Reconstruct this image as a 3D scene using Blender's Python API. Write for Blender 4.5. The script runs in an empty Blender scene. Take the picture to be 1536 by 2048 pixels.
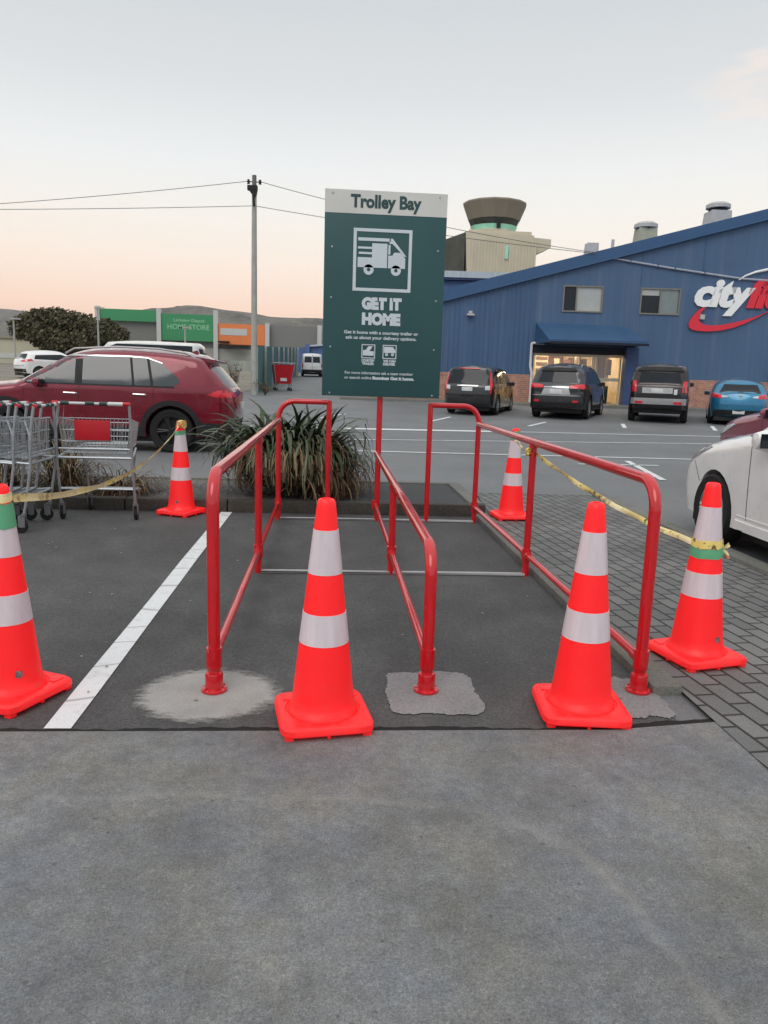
import bpy, bmesh, math, random
from mathutils import Vector, Matrix, geometry
from mathutils.bvhtree import BVHTree
R = math.radians
PI = math.pi
sc = bpy.context.scene
COL = sc.collection

# ------------------------------------------------------------------ camera
cam = bpy.data.cameras.new('camera')
cam.sensor_fit = 'HORIZONTAL'
cam.sensor_width = 36.0
cam.lens = 36.0 * 1503 / 1536
cam.clip_start = 0.05
cam.clip_end = 20000
cob = bpy.data.objects.new('camera', cam)
COL.objects.link(cob)
PITCH, ROLL, YAW, CAMH = .177, .032, .075, 1.375
cob.matrix_world = (Matrix.Translation((0, 0, CAMH)) @ Matrix.Rotation(-YAW, 4, 'Z')
                    @ Matrix.Rotation(PI / 2 - PITCH, 4, 'X') @ Matrix.Rotation(ROLL, 4, 'Z'))
sc.camera = cob
sc.render.resolution_x = 768
sc.render.resolution_y = 1024
sc.view_settings.view_transform = 'Standard'
sc.view_settings.look = 'None'
sc.view_settings.exposure = 0.0
sc.view_settings.gamma = 1.0

# ------------------------------------------------------------------ sky (dusk) and sun
SUN_EL, SUN_AZ = 46, 205      # degrees; azimuth clockwise from +Y (behind the camera, to the left)
world = bpy.data.worlds.new('World')
sc.world = world
world.use_nodes = True
nt = world.node_tree
for n in list(nt.nodes):
    nt.nodes.remove(n)
def wn(t, **k):
    n = nt.nodes.new(t)
    for a, b in k.items():
        setattr(n, a, b)
    return n
wout = wn('ShaderNodeOutputWorld')
sky = wn('ShaderNodeTexSky', sky_type='NISHITA')
sky.sun_disc = False
sky.sun_elevation = R(SUN_EL)
sky.sun_rotation = R(SUN_AZ)
bg1 = wn('ShaderNodeBackground'); bg1.inputs[1].default_value = 0.012
nt.links.new(sky.outputs[0], bg1.inputs[0])
tc = wn('ShaderNodeTexCoord')
sep = wn('ShaderNodeSeparateXYZ')
nt.links.new(tc.outputs['Generated'], sep.inputs[0])
asn = wn('ShaderNodeMath', operation='ARCSINE'); nt.links.new(sep.outputs[2], asn.inputs[0])
mr = wn('ShaderNodeMapRange')
mr.inputs[1].default_value = R(-5); mr.inputs[2].default_value = R(95)
nt.links.new(asn.outputs[0], mr.inputs[0])
ramp = wn('ShaderNodeValToRGB')
nt.links.new(mr.outputs[0], ramp.inputs[0])
stops = [(-5, (.80, .52, .42)), (2.0, (.94, .58, .44)), (4.5, (1.03, .72, .545)), (7.3, (.99, .82, .685)), (10.5, (.93, .87, .78)),
         (14, (.85, .855, .835)), (19, (.715, .728, .728)), (24, (.635, .66, .668)), (34, (.64, .67, .69)), (60, (.98, 1.0, 1.0)), (90, (1.0, 1.0, 1.0))]
cr = ramp.color_ramp
while len(cr.elements) < len(stops):
    cr.elements.new(0.5)
for e, (d, c) in zip(cr.elements, stops):
    e.position = (d + 5) / 100.0
    e.color = (*c, 1)
# faint pink cloud wisps high on the right
mp = wn('ShaderNodeMapping'); mp.inputs['Rotation'].default_value = (0, R(14), 0); mp.inputs['Scale'].default_value = (5, 5, 26)
nt.links.new(tc.outputs['Generated'], mp.inputs[0])
nz = wn('ShaderNodeTexNoise'); nz.inputs['Scale'].default_value = 1.6; nz.inputs['Detail'].default_value = 5
nt.links.new(mp.outputs[0], nz.inputs['Vector'])
nr = wn('ShaderNodeMapRange'); nr.inputs[1].default_value = .50; nr.inputs[2].default_value = .80
nt.links.new(nz.outputs[0], nr.inputs[0])
cd = Vector((.465, .84, .325)).normalized()
dt = wn('ShaderNodeVectorMath', operation='DOT_PRODUCT'); dt.inputs[1].default_value = cd
nt.links.new(tc.outputs['Generated'], dt.inputs[0])
dr = wn('ShaderNodeMapRange'); dr.inputs[1].default_value = math.cos(R(5)); dr.inputs[2].default_value = math.cos(R(1.5))
nt.links.new(dt.outputs['Value'], dr.inputs[0])
mu = wn('ShaderNodeMath', operation='MULTIPLY'); nt.links.new(nr.outputs[0], mu.inputs[0]); nt.links.new(dr.outputs[0], mu.inputs[1])
mx = wn('ShaderNodeMix', data_type='RGBA'); mx.inputs[7].default_value = (.93, .80, .70, 1)
# the glow is pinkest to the left, creamier to the right, and the sky behind the camera is dimmer
mcr = wn('ShaderNodeMapRange'); mcr.inputs[1].default_value = -.05; mcr.inputs[2].default_value = .5; mcr.inputs[3].default_value = 0; mcr.inputs[4].default_value = .55
nt.links.new(sep.outputs[0], mcr.inputs[0])
mlow = wn('ShaderNodeMapRange'); mlow.inputs[1].default_value = R(6); mlow.inputs[2].default_value = R(18); mlow.inputs[3].default_value = 1; mlow.inputs[4].default_value = 0
nt.links.new(asn.outputs[0], mlow.inputs[0])
mm0 = wn('ShaderNodeMath', operation='MULTIPLY'); nt.links.new(mcr.outputs[0], mm0.inputs[0]); nt.links.new(mlow.outputs[0], mm0.inputs[1])
cm = wn('ShaderNodeMix', data_type='RGBA'); cm.inputs[7].default_value = (.95, .88, .76, 1)
nt.links.new(mm0.outputs[0], cm.inputs[0]); nt.links.new(ramp.outputs[0], cm.inputs[6])
bk = wn('ShaderNodeMapRange'); bk.inputs[1].default_value = -.7; bk.inputs[2].default_value = .25; bk.inputs[3].default_value = 1; bk.inputs[4].default_value = 0
nt.links.new(sep.outputs[1], bk.inputs[0])
bl = wn('ShaderNodeMapRange'); bl.inputs[1].default_value = R(12); bl.inputs[2].default_value = R(35); bl.inputs[3].default_value = .85; bl.inputs[4].default_value = 0
nt.links.new(asn.outputs[0], bl.inputs[0])
bmu = wn('ShaderNodeMath', operation='MULTIPLY'); nt.links.new(bk.outputs[0], bmu.inputs[0]); nt.links.new(bl.outputs[0], bmu.inputs[1])
bm_ = wn('ShaderNodeMix', data_type='RGBA'); bm_.inputs[7].default_value = (.50, .56, .64, 1)
nt.links.new(bmu.outputs[0], bm_.inputs[0]); nt.links.new(cm.outputs[2], bm_.inputs[6])
nt.links.new(mu.outputs[0], mx.inputs[0]); nt.links.new(bm_.outputs[2], mx.inputs[6])
bg2 = wn('ShaderNodeBackground'); bg2.inputs[1].default_value = 1.03
nt.links.new(mx.outputs[2], bg2.inputs[0])
ad = wn('ShaderNodeAddShader'); nt.links.new(bg1.outputs[0], ad.inputs[0]); nt.links.new(bg2.outputs[0], ad.inputs[1])
nt.links.new(ad.outputs[0], wout.inputs[0])

sl = bpy.data.lights.new('sun', 'SUN')
sl.energy = 1.0
sl.angle = R(40)
sl.color = (1.0, .94, .88)
so = bpy.data.objects.new('sun', sl)
COL.objects.link(so)
sd = Vector((math.sin(R(SUN_AZ)) * math.cos(R(SUN_EL)), math.cos(R(SUN_AZ)) * math.cos(R(SUN_EL)), math.sin(R(SUN_EL))))
so.rotation_euler = sd.to_track_quat('Z', 'Y').to_euler()

# ------------------------------------------------------------------ materials
MATS = {}
def nodes_of(name):
    m = bpy.data.materials.new(name)
    m.use_nodes = True
    t = m.node_tree
    b = t.nodes['Principled BSDF']
    return m, t, b
def N(t, typ, **k):
    n = t.nodes.new(typ)
    for a, b in k.items():
        setattr(n, a, b)
    return n
def coords(t, scale=(1, 1, 1), rot=(0, 0, 0), kind='Object'):
    c = N(t, 'ShaderNodeTexCoord')
    m = N(t, 'ShaderNodeMapping')
    m.inputs['Scale'].default_value = scale
    m.inputs['Rotation'].default_value = rot
    t.links.new(c.outputs[kind], m.inputs[0])
    return m.outputs[0]
def noise(t, vec, scale, detail=4, rough=.55):
    n = N(t, 'ShaderNodeTexNoise')
    n.inputs['Scale'].default_value = scale
    n.inputs['Detail'].default_value = detail
    n.inputs['Roughness'].default_value = rough
    t.links.new(vec, n.inputs['Vector'])
    return n.outputs[0]
def mrange(t, v, a, b, c=0., d=1.):
    n = N(t, 'ShaderNodeMapRange')
    for i, x in enumerate((a, b, c, d)):
        n.inputs[i + 1].default_value = x
    t.links.new(v, n.inputs[0])
    return n.outputs[0]
def mixc(t, fac, a, b, mode='MIX'):
    n = N(t, 'ShaderNodeMix', data_type='RGBA', blend_type=mode)
    for i, x in ((0, fac), (6, a), (7, b)):
        if isinstance(x, (int, float)):
            n.inputs[i].default_value = x
        elif isinstance(x, tuple):
            n.inputs[i].default_value = (*x[:3], 1)
        else:
            t.links.new(x, n.inputs[i])
    return n.outputs[2]
def bump(t, b, h, strength=.3, dist=.01):
    n = N(t, 'ShaderNodeBump')
    n.inputs['Strength'].default_value = strength
    n.inputs['Distance'].default_value = dist
    t.links.new(h, n.inputs['Height'])
    t.links.new(n.outputs[0], b.inputs['Normal'])
def simple(name, col, rough=.5, metal=0., var=.12, vscale=6., coat=0., ior=1.45, emit=None, bmp=0., bscale=40.):
    if name in MATS:
        return MATS[name]
    m, t, b = nodes_of(name)
    b.inputs['Roughness'].default_value = rough
    b.inputs['Metallic'].default_value = metal
    b.inputs['IOR'].default_value = ior
    b.inputs['Coat Weight'].default_value = coat
    b.inputs['Coat Roughness'].default_value = .05
    v = coords(t)
    nn = noise(t, v, vscale)
    f = mrange(t, nn, .25, .75, 1 - var, 1 + var)
    c = mixc(t, 1.0, tuple(col), f, 'MULTIPLY')
    t.links.new(c, b.inputs['Base Color'])
    rr = mrange(t, nn, .3, .7, max(0, rough - .05), min(1, rough + .08))
    t.links.new(rr, b.inputs['Roughness'])
    if emit:
        b.inputs['Emission Color'].default_value = (*emit[:3], 1)
        b.inputs['Emission Strength'].default_value = emit[3]
    if bmp:
        bump(t, b, noise(t, v, bscale, 3), bmp, .004)
    MATS[name] = m
    return m

def asphalt(name, base, light, speck=.5, patchy=.25, fine=420., tint=None, rough=.85):
    m, t, b = nodes_of(name)
    v = coords(t)
    big = noise(t, v, .55, 6, .6)
    mid = noise(t, v, 4.5, 5, .65)
    fi = noise(t, v, fine, 2, .7)
    vo = N(t, 'ShaderNodeTexVoronoi'); vo.inputs['Scale'].default_value = fine * .33
    t.links.new(v, vo.inputs['Vector'])
    wn_ = N(t, 'ShaderNodeTexWhiteNoise'); t.links.new(vo.outputs['Color'], wn_.inputs['Vector'])
    c = mixc(t, mrange(t, wn_.outputs[0], .15, .95, 0, speck), base, light)
    c = mixc(t, 1.0, c, mrange(t, fi, .3, .7, .72, 1.28), 'MULTIPLY')
    c = mixc(t, 1.0, c, mrange(t, big, .3, .7, 1 - patchy, 1 + patchy), 'MULTIPLY')
    c = mixc(t, 1.0, c, mrange(t, mid, .3, .72, 1 - patchy * .6, 1 + patchy * .6), 'MULTIPLY')
    if tint:
        c = mixc(t, mrange(t, noise(t, v, .9, 3), .45, .7, 0, .6), c, tint, 'MULTIPLY')
    t.links.new(c, b.inputs['Base Color'])
    t.links.new(mrange(t, mid, .3, .7, rough - .12, rough + .05), b.inputs['Roughness'])
    bump(t, b, vo.outputs['Distance'], .45, .003)
    MATS[name] = m
    return m

asphalt('lot_asphalt', (.150, .157, .162), (.25, .25, .25), .35, .14, 250, rough=.72)
asphalt('bay_asphalt', (.062, .0625, .062), (.140, .139, .134), .42, .36, 330, rough=.85)
asphalt('island_asphalt', (.045, .048, .052), (.10, .10, .10), .35, .2, 300)
asphalt('kerb_concrete', (.155, .155, .142), (.26, .255, .24), .5, .28, 260, tint=(.72, .76, .55))
asphalt('dirty_kerb', (.045, .040, .033), (.10, .09, .075), .5, .35, 200, tint=(.6, .55, .4))
asphalt('patch_concrete', (.26, .25, .235), (.36, .35, .33), .4, .16, 400)
asphalt('grey_patch', (.22, .215, .215), (.34, .33, .33), .4, .2, 300)
asphalt('gravel_mulch', (.055, .05, .045), (.19, .18, .165), .9, .3, 110)
asphalt('yard_ground', (.20, .18, .145), (.30, .28, .24), .4, .2, 60)

# apron concrete with aggregate speckle and dry scuff lines
m, t, b = nodes_of('apron_concrete')
v = coords(t)
big = noise(t, v, 1.1, 6, .65); mid = noise(t, v, 6, 8, .78); fi = noise(t, v, 260, 2, .8); f2 = noise(t, v, 120, 8, .82)
c = mixc(t, mrange(t, f2, .38, .64), (.124, .130, .136), (.250, .255, .252))
c = mixc(t, 1.0, c, mrange(t, fi, .32, .68, .68, 1.32), 'MULTIPLY')
c = mixc(t, 1.0, c, mrange(t, big, .3, .7, .74, 1.24), 'MULTIPLY')
c = mixc(t, 1.0, c, mrange(t, mid, .3, .7, .78, 1.22), 'MULTIPLY')
c = mixc(t, 1.0, c, mrange(t, noise(t, v, 34, 5, .8), .34, .66, .80, 1.18), 'MULTIPLY')
c = mixc(t, 1.0, c, mixc(t, mrange(t, noise(t, v, 1.9, 6, .7), .38, .62), (1.05, 1.02, .93), (.95, .98, 1.04)), 'MULTIPLY')
vo = N(t, 'ShaderNodeTexVoronoi'); vo.inputs['Scale'].default_value = 42
t.links.new(v, vo.inputs['Vector'])
w_ = N(t, 'ShaderNodeTexWhiteNoise'); t.links.new(vo.outputs['Color'], w_.inputs['Vector'])
pit = N(t, 'ShaderNodeMath', operation='LESS_THAN'); pit.inputs[1].default_value = .10
t.links.new(vo.outputs['Distance'], pit.inputs[0])
sel = N(t, 'ShaderNodeMath', operation='GREATER_THAN'); sel.inputs[1].default_value = .86
t.links.new(w_.outputs[0], sel.inputs[0])
pm = N(t, 'ShaderNodeMath', operation='MULTIPLY'); t.links.new(pit.outputs[0], pm.inputs[0]); t.links.new(sel.outputs[0], pm.inputs[1])
pm2 = N(t, 'ShaderNodeMath', operation='MULTIPLY'); t.links.new(pm.outputs[0], pm2.inputs[0]); pm2.inputs[1].default_value = .6
c = mixc(t, pm2.outputs[0], c, (.04, .04, .04))
vo2 = N(t, 'ShaderNodeTexVoronoi'); vo2.inputs['Scale'].default_value = 13
t.links.new(v, vo2.inputs['Vector'])
w2_ = N(t, 'ShaderNodeTexWhiteNoise'); t.links.new(vo2.outputs['Color'], w2_.inputs['Vector'])
th_ = N(t, 'ShaderNodeMath', operation='MULTIPLY'); th_.inputs[1].default_value = .105; t.links.new(w2_.outputs[0], th_.inputs[0])
p2_ = N(t, 'ShaderNodeMath', operation='LESS_THAN'); t.links.new(vo2.outputs['Distance'], p2_.inputs[0]); t.links.new(th_.outputs[0], p2_.inputs[1])
p3_ = N(t, 'ShaderNodeMath', operation='MULTIPLY'); p3_.inputs[1].default_value = .75; t.links.new(p2_.outputs[0], p3_.inputs[0])
c = mixc(t, p3_.outputs[0], c, mixc(t, w2_.outputs[0], (.02, .02, .02), (.10, .10, .10)))
blot = mrange(t, noise(t, v, 2.6, 7, .75), .54, .72, 0, .50)
c = mixc(t, blot, c, (.085, .088, .093))
# a long curved dried-water scuff: a thin ring of a big circle, broken up with noise
sx = N(t, 'ShaderNodeVectorMath', operation='SUBTRACT'); sx.inputs[1].default_value = (-1.2, .9, 0)
t.links.new(v, sx.inputs[0])
sq = N(t, 'ShaderNodeVectorMath', operation='MULTIPLY'); sq.inputs[1].default_value = (1 / 2.07, 1 / 1.38, 0)
t.links.new(sx.outputs[0], sq.inputs[0])
av = N(t, 'ShaderNodeVectorMath', operation='ABSOLUTE'); t.links.new(sq.outputs[0], av.inputs[0])
sp_ = N(t, 'ShaderNodeSeparateXYZ'); t.links.new(av.outputs[0], sp_.inputs[0])
pw = []
for k in (0, 1):
    q_ = N(t, 'ShaderNodeMath', operation='POWER'); q_.inputs[1].default_value = 5; t.links.new(sp_.outputs[k], q_.inputs[0]); pw.append(q_)
sm = N(t, 'ShaderNodeMath', operation='ADD'); t.links.new(pw[0].outputs[0], sm.inputs[0]); t.links.new(pw[1].outputs[0], sm.inputs[1])
ln = N(t, 'ShaderNodeMath', operation='POWER'); ln.inputs[1].default_value = .2; t.links.new(sm.outputs[0], ln.inputs[0])
wb = N(t, 'ShaderNodeMath', operation='MULTIPLY_ADD'); wb.inputs[1].default_value = .09; t.links.new(noise(t, v, 3.0, 6, .65), wb.inputs[0]); t.links.new(ln.outputs[0], wb.inputs[2])
rg = N(t, 'ShaderNodeMath', operation='SUBTRACT'); rg.inputs[1].default_value = 1.045; t.links.new(wb.outputs[0], rg.inputs[0])
ab = N(t, 'ShaderNodeMath', operation='ABSOLUTE'); t.links.new(rg.outputs[0], ab.inputs[0])
ring = mrange(t, ab.outputs[0], .002, .016, .26, 0)
rm = N(t, 'ShaderNodeMath', operation='MULTIPLY'); t.links.new(ring, rm.inputs[0]); t.links.new(mrange(t, noise(t, v, 2.2, 4), .36, .56), rm.inputs[1])
c = mixc(t, rm.outputs[0], c, (.36, .345, .31))
t.links.new(c, b.inputs['Base Color'])
b.inputs['Roughness'].default_value = .82
bump(t, b, f2, .35, .004)
MATS['apron_concrete'] = m

# running-bond block paving
m, t, b = nodes_of('block_paving')
v = coords(t, (1, 1, 1), (0, 0, R(84)))
br = N(t, 'ShaderNodeTexBrick')
br.offset = .5
for k, x in (('Scale', 1.0), ('Mortar Size', .008), ('Mortar Smooth', .2), ('Bias', -.2), ('Brick Width', .205), ('Row Height', .103)):
    br.inputs[k].default_value = x
br.inputs['Color1'].default_value = (.138, .141, .138, 1)
br.inputs['Color2'].default_value = (.195, .196, .190, 1)
br.inputs['Mortar'].default_value = (.030, .029, .024, 1)
t.links.new(v, br.inputs['Vector'])
c = mixc(t, 1.0, br.outputs[0], mrange(t, noise(t, v, 160, 3, .7), .3, .7, .7, 1.3), 'MULTIPLY')
c = mixc(t, 1.0, c, mrange(t, noise(t, v, 1.3, 5), .3, .7, .8, 1.2), 'MULTIPLY')
t.links.new(c, b.inputs['Base Color'])
b.inputs['Roughness'].default_value = .8
inv = N(t, 'ShaderNodeMath', operation='SUBTRACT'); inv.inputs[0].default_value = 1; t.links.new(br.outputs['Fac'], inv.inputs[1])
bump(t, b, inv.outputs[0], .8, .006)
MATS['block_paving'] = m

# worn white road paint
m, t, b = nodes_of('road_paint')
v = coords(t)
wear = mrange(t, noise(t, v, 9, 8, .75), .52, .70, 0, .55)
c = mixc(t, wear, (.72, .74, .745), (.40, .40, .40))
cw = N(t, 'ShaderNodeTexWave'); cw.wave_type = 'BANDS'; cw.bands_direction = 'Y'
cw.inputs['Scale'].default_value = .9; cw.inputs['Distortion'].default_value = 14; cw.inputs['Detail'].default_value = 3; cw.inputs['Detail Scale'].default_value = .7
t.links.new(v, cw.inputs['Vector'])
c = mixc(t, mrange(t, cw.outputs[0], .985, 1.0, 0, .6), c, (.2, .2, .2))
c = mixc(t, 1.0, c, mrange(t, noise(t, v, 200, 2), .3, .7, .9, 1.1), 'MULTIPLY')
t.links.new(c, b.inputs['Base Color']); b.inputs['Roughness'].default_value = .75
MATS['road_paint'] = m

# ribbed wall cladding (vertical ribs)
def ribbed(name, col, period=.2, var=.08, strength=.6, dist=.03, axis='X', rough=.55):
    m, t, b = nodes_of(name)
    v = coords(t)
    w = N(t, 'ShaderNodeTexWave'); w.wave_type = 'BANDS'; w.bands_direction = axis; w.wave_profile = 'SIN'
    w.inputs['Scale'].default_value = 1.0 / period * .314159 * 1.0
    t.links.new(v, w.inputs['Vector'])
    c = mixc(t, 1.0, tuple(col), mrange(t, noise(t, v, .35, 5), .3, .7, 1 - var, 1 + var), 'MULTIPLY')
    vs = coords(t, (3, 3, .12))
    c = mixc(t, mrange(t, noise(t, coords(t, (1.6, 1.6, .05)), 1.7, 6, .7), .52, .75, 0, .35), c, (.20, .24, .30))
    c = mixc(t, 1.0, c, mrange(t, noise(t, vs, 1.2, 4), .3, .7, 1 - var, 1 + var), 'MULTIPLY')
    t.links.new(c, b.inputs['Base Color'])
    b.inputs['Roughness'].default_value = rough
    bump(t, b, mrange(t, w.outputs[0], .25, .75), strength, dist)
    MATS[name] = m
    return m
ribbed('blue_cladding', (.058, .122, .238), .22, .08, .55, .025, rough=.5)
ribbed('blue_panel', (.066, .128, .236), 1.2, .07, .05, .005, rough=.5)
ribbed('green_fence', (.10, .21, .20), .2, .1, .6, .03)
ribbed('pale_roof', (.50, .56, .60), .3, .08, .3, .02)
ribbed('shed_blue', (.085, .15, .33), .25, .08, .4, .02)

# bricks
def bricks(name, c1, c2, mor):
    m, t, b = nodes_of(name)
    v = coords(t, (1, 1, 1), (R(90), 0, 0))
    br = N(t, 'ShaderNodeTexBrick')
    for k, x in (('Scale', 1.0), ('Mortar Size', .008), ('Brick Width', .24), ('Row Height', .086)):
        br.inputs[k].default_value = x
    br.inputs['Color1'].default_value = (*c1, 1); br.inputs['Color2'].default_value = (*c2, 1); br.inputs['Mortar'].default_value = (*mor, 1)
    t.links.new(v, br.inputs['Vector'])
    c = mixc(t, 1.0, br.outputs[0], mrange(t, noise(t, v, 3, 5), .3, .7, .8, 1.2), 'MULTIPLY')
    t.links.new(c, b.inputs['Base Color']); b.inputs['Roughness'].default_value = .85
    MATS[name] = m
bricks('red_brick', (.50, .23, .16), (.36, .16, .115), (.42, .34, .28))

# car paint
def paint(name, col, metal=.25, rough=.3):
    m, t, b = nodes_of(name)
    b.inputs['Metallic'].default_value = metal
    b.inputs['Coat Weight'].default_value = 1.0
    b.inputs['Coat Roughness'].default_value = .04
    v = coords(t)
    c = mixc(t, 1.0, tuple(col), mrange(t, noise(t, v, 3, 4), .3, .7, .93, 1.07), 'MULTIPLY')
    # tone varies slightly by noise, alike over the whole body
    t.links.new(c, b.inputs['Base Color'])
    t.links.new(mrange(t, noise(t, v, 9, 4), .3, .7, rough - .05, rough + .1), b.inputs['Roughness'])
    MATS[name] = m
    return m
paint('maroon_paint', (.20, .004, .019), .35, .2)
paint('white_paint', (.86, .855, .84), 0, .3)
paint('pink_maroon_paint', (.26, .03, .07), .4)
paint('black_paint', (.012, .012, .014), .1)
paint('grey_paint', (.045, .045, .05), .5)
paint('brown_black_paint', (.03, .018, .018), .4)
paint('blue_paint', (.02, .20, .36), .35)
paint('van_white', (.75, .75, .74), 0)
MATS['glass'] = simple('car_glass', (.030, .040, .043), .06, ior=1.8, var=.1, vscale=2)
MATS['dark_glass'] = simple('dark_glass', (.014, .019, .024), .06, ior=1.42, var=.1, vscale=2)
MATS['trim'] = simple('black_trim', (.014, .014, .015), .6, var=.15)
MATS['tyre'] = simple('tyre_rubber', (.014, .014, .014), .85, bmp=.2, bscale=60)
MATS['alloy'] = simple('alloy_wheel', (.42, .43, .44), .35, .8)
MATS['chrome'] = simple('chrome', (.75, .76, .77), .15, .95)
MATS['silver'] = simple('silver_plastic', (.42, .42, .42), .4, .3)
MATS['redlight'] = simple('red_lamp_lens', (.72, .015, .03), .15, coat=1)
MATS['clearlight'] = simple('clear_lamp_lens', (.62, .64, .65), .1, coat=1)
MATS['amber'] = simple('amber_lens', (.7, .25, .03), .2, coat=1)
MATS['plate'] = simple('number_plate_white', (.66, .67, .66), .4)
MATS['plate_ink'] = simple('number_plate_ink', (.05, .05, .06), .5)

m, t, b = nodes_of('cone_plastic')
v = coords(t)
c = mixc(t, 1.0, (1.0, .016, .018), mrange(t, noise(t, v, 5, 5, .6), .3, .7, .93, 1.05), 'MULTIPLY')
c = mixc(t, mrange(t, noise(t, v, 22, 6, .75), .60, .74, 0, .35), c, (.55, .10, .08))
sz_ = N(t, 'ShaderNodeSeparateXYZ'); t.links.new(v, sz_.inputs[0])
lowz = mrange(t, sz_.outputs[2], .02, .22, 1, 0)
dd = N(t, 'ShaderNodeMath', operation='MULTIPLY'); t.links.new(lowz, dd.inputs[0]); t.links.new(mrange(t, noise(t, coords(t, (1, 1, 2.5)), 16, 8, .8), .47, .66, 0, .65), dd.inputs[1])
c = mixc(t, dd.outputs[0], c, (.30, .06, .05))
sc2 = mrange(t, noise(t, coords(t, (9, 9, 1.2), (R(20), 0, 0)), 5, 6, .8), .66, .72, 0, .4)
c = mixc(t, sc2, c, (.75, .22, .18))
t.links.new(c, b.inputs['Base Color'])
b.inputs['Roughness'].default_value = .42
# day-glow pigment imitated by a constant red emission added to the plastic
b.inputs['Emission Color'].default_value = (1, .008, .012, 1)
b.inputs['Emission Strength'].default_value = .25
bump(t, b, noise(t, v, 70, 3), .06, .003)
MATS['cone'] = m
m, t, b = nodes_of('reflective_sheet')
v = coords(t)
c = mixc(t, 1.0, (.74, .645, .675), mrange(t, noise(t, coords(t, (1, 1, .15)), 26, 4), .3, .7, .90, 1.08), 'MULTIPLY')
c = mixc(t, mrange(t, noise(t, v, 14, 6, .75), .58, .75, 0, .3), c, (.52, .42, .44))
t.links.new(c, b.inputs['Base Color']); b.inputs['Roughness'].default_value = .32
MATS['reflective'] = m
MATS['greentape'] = simple('green_tape', (.12, .42, .22), .5)
MATS['sticker'] = simple('grey_sticker', (.17, .15, .16), .5, var=.9, vscale=70)
m, t, b = nodes_of('yellow_tape')
v = coords(t)
w = noise(t, coords(t, (26, 26, 26)), 1.0, 2)
c = mixc(t, mrange(t, w, .57, .60, 0, .85), (.88, .70, .20), (.05, .045, .03))
c = mixc(t, mrange(t, noise(t, v, 2.5, 3), .4, .65), c, (.92, .82, .50), 'MIX')
t.links.new(c, b.inputs['Base Color']); b.inputs['Roughness'].default_value = .35
MATS['tape'] = m
m, t, b = nodes_of('red_rail_paint')
v = coords(t)
c = mixc(t, 1.0, (.58, .006, .012), mrange(t, noise(t, v, 6, 5), .3, .7, .88, 1.1), 'MULTIPLY')
c = mixc(t, mrange(t, noise(t, v, 38, 7, .85), .64, .70, 0, .7), c, (.24, .05, .04))
t.links.new(c, b.inputs['Base Color']); b.inputs['Roughness'].default_value = .35
b.inputs['Specular IOR Level'].default_value = .2
b.inputs['Coat Weight'].default_value = 1.0
b.inputs['Coat Roughness'].default_value = .04
b.inputs['Coat IOR'].default_value = 1.6
bump(t, b, noise(t, v, 90, 3), .05, .002)
MATS['railred'] = m
MATS['zinc'] = simple('zinc_steel', (.42, .45, .47), .34, .6, var=.2, vscale=20)
MATS['castor'] = simple('grey_castor', (.16, .16, .165), .6)
MATS['plastic_red'] = simple('red_plastic', (.55, .012, .022), .4)
MATS['plastic_dark'] = simple('dark_green_plastic', (.02, .05, .045), .45)
MATS['plastic_white'] = simple('white_plastic', (.66, .67, .67), .45)
MATS['signgreen'] = simple('sign_green', (.026, .088, .092), .42, var=.1, vscale=1.2)
MATS['signwhite'] = simple('sign_white', (.66, .67, .62), .5, var=.06, vscale=3)
MATS['signink'] = simple('sign_lettering', (.62, .70, .74), .5, var=.05)
MATS['headink'] = simple('sign_dark_lettering', (.03, .075, .08), .5)
MATS['polegrey'] = simple('pole_concrete', (.40, .40, .37), .8, var=.15, vscale=3)
MATS['black'] = simple('black_iron', (.012, .012, .012), .6)
MATS['wire'] = simple('wire_grey', (.12, .12, .12), .6)
MATS['bark'] = simple('tree_bark', (.10, .075, .055), .9, bmp=.5, bscale=12)
MATS['hill'] = None

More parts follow.
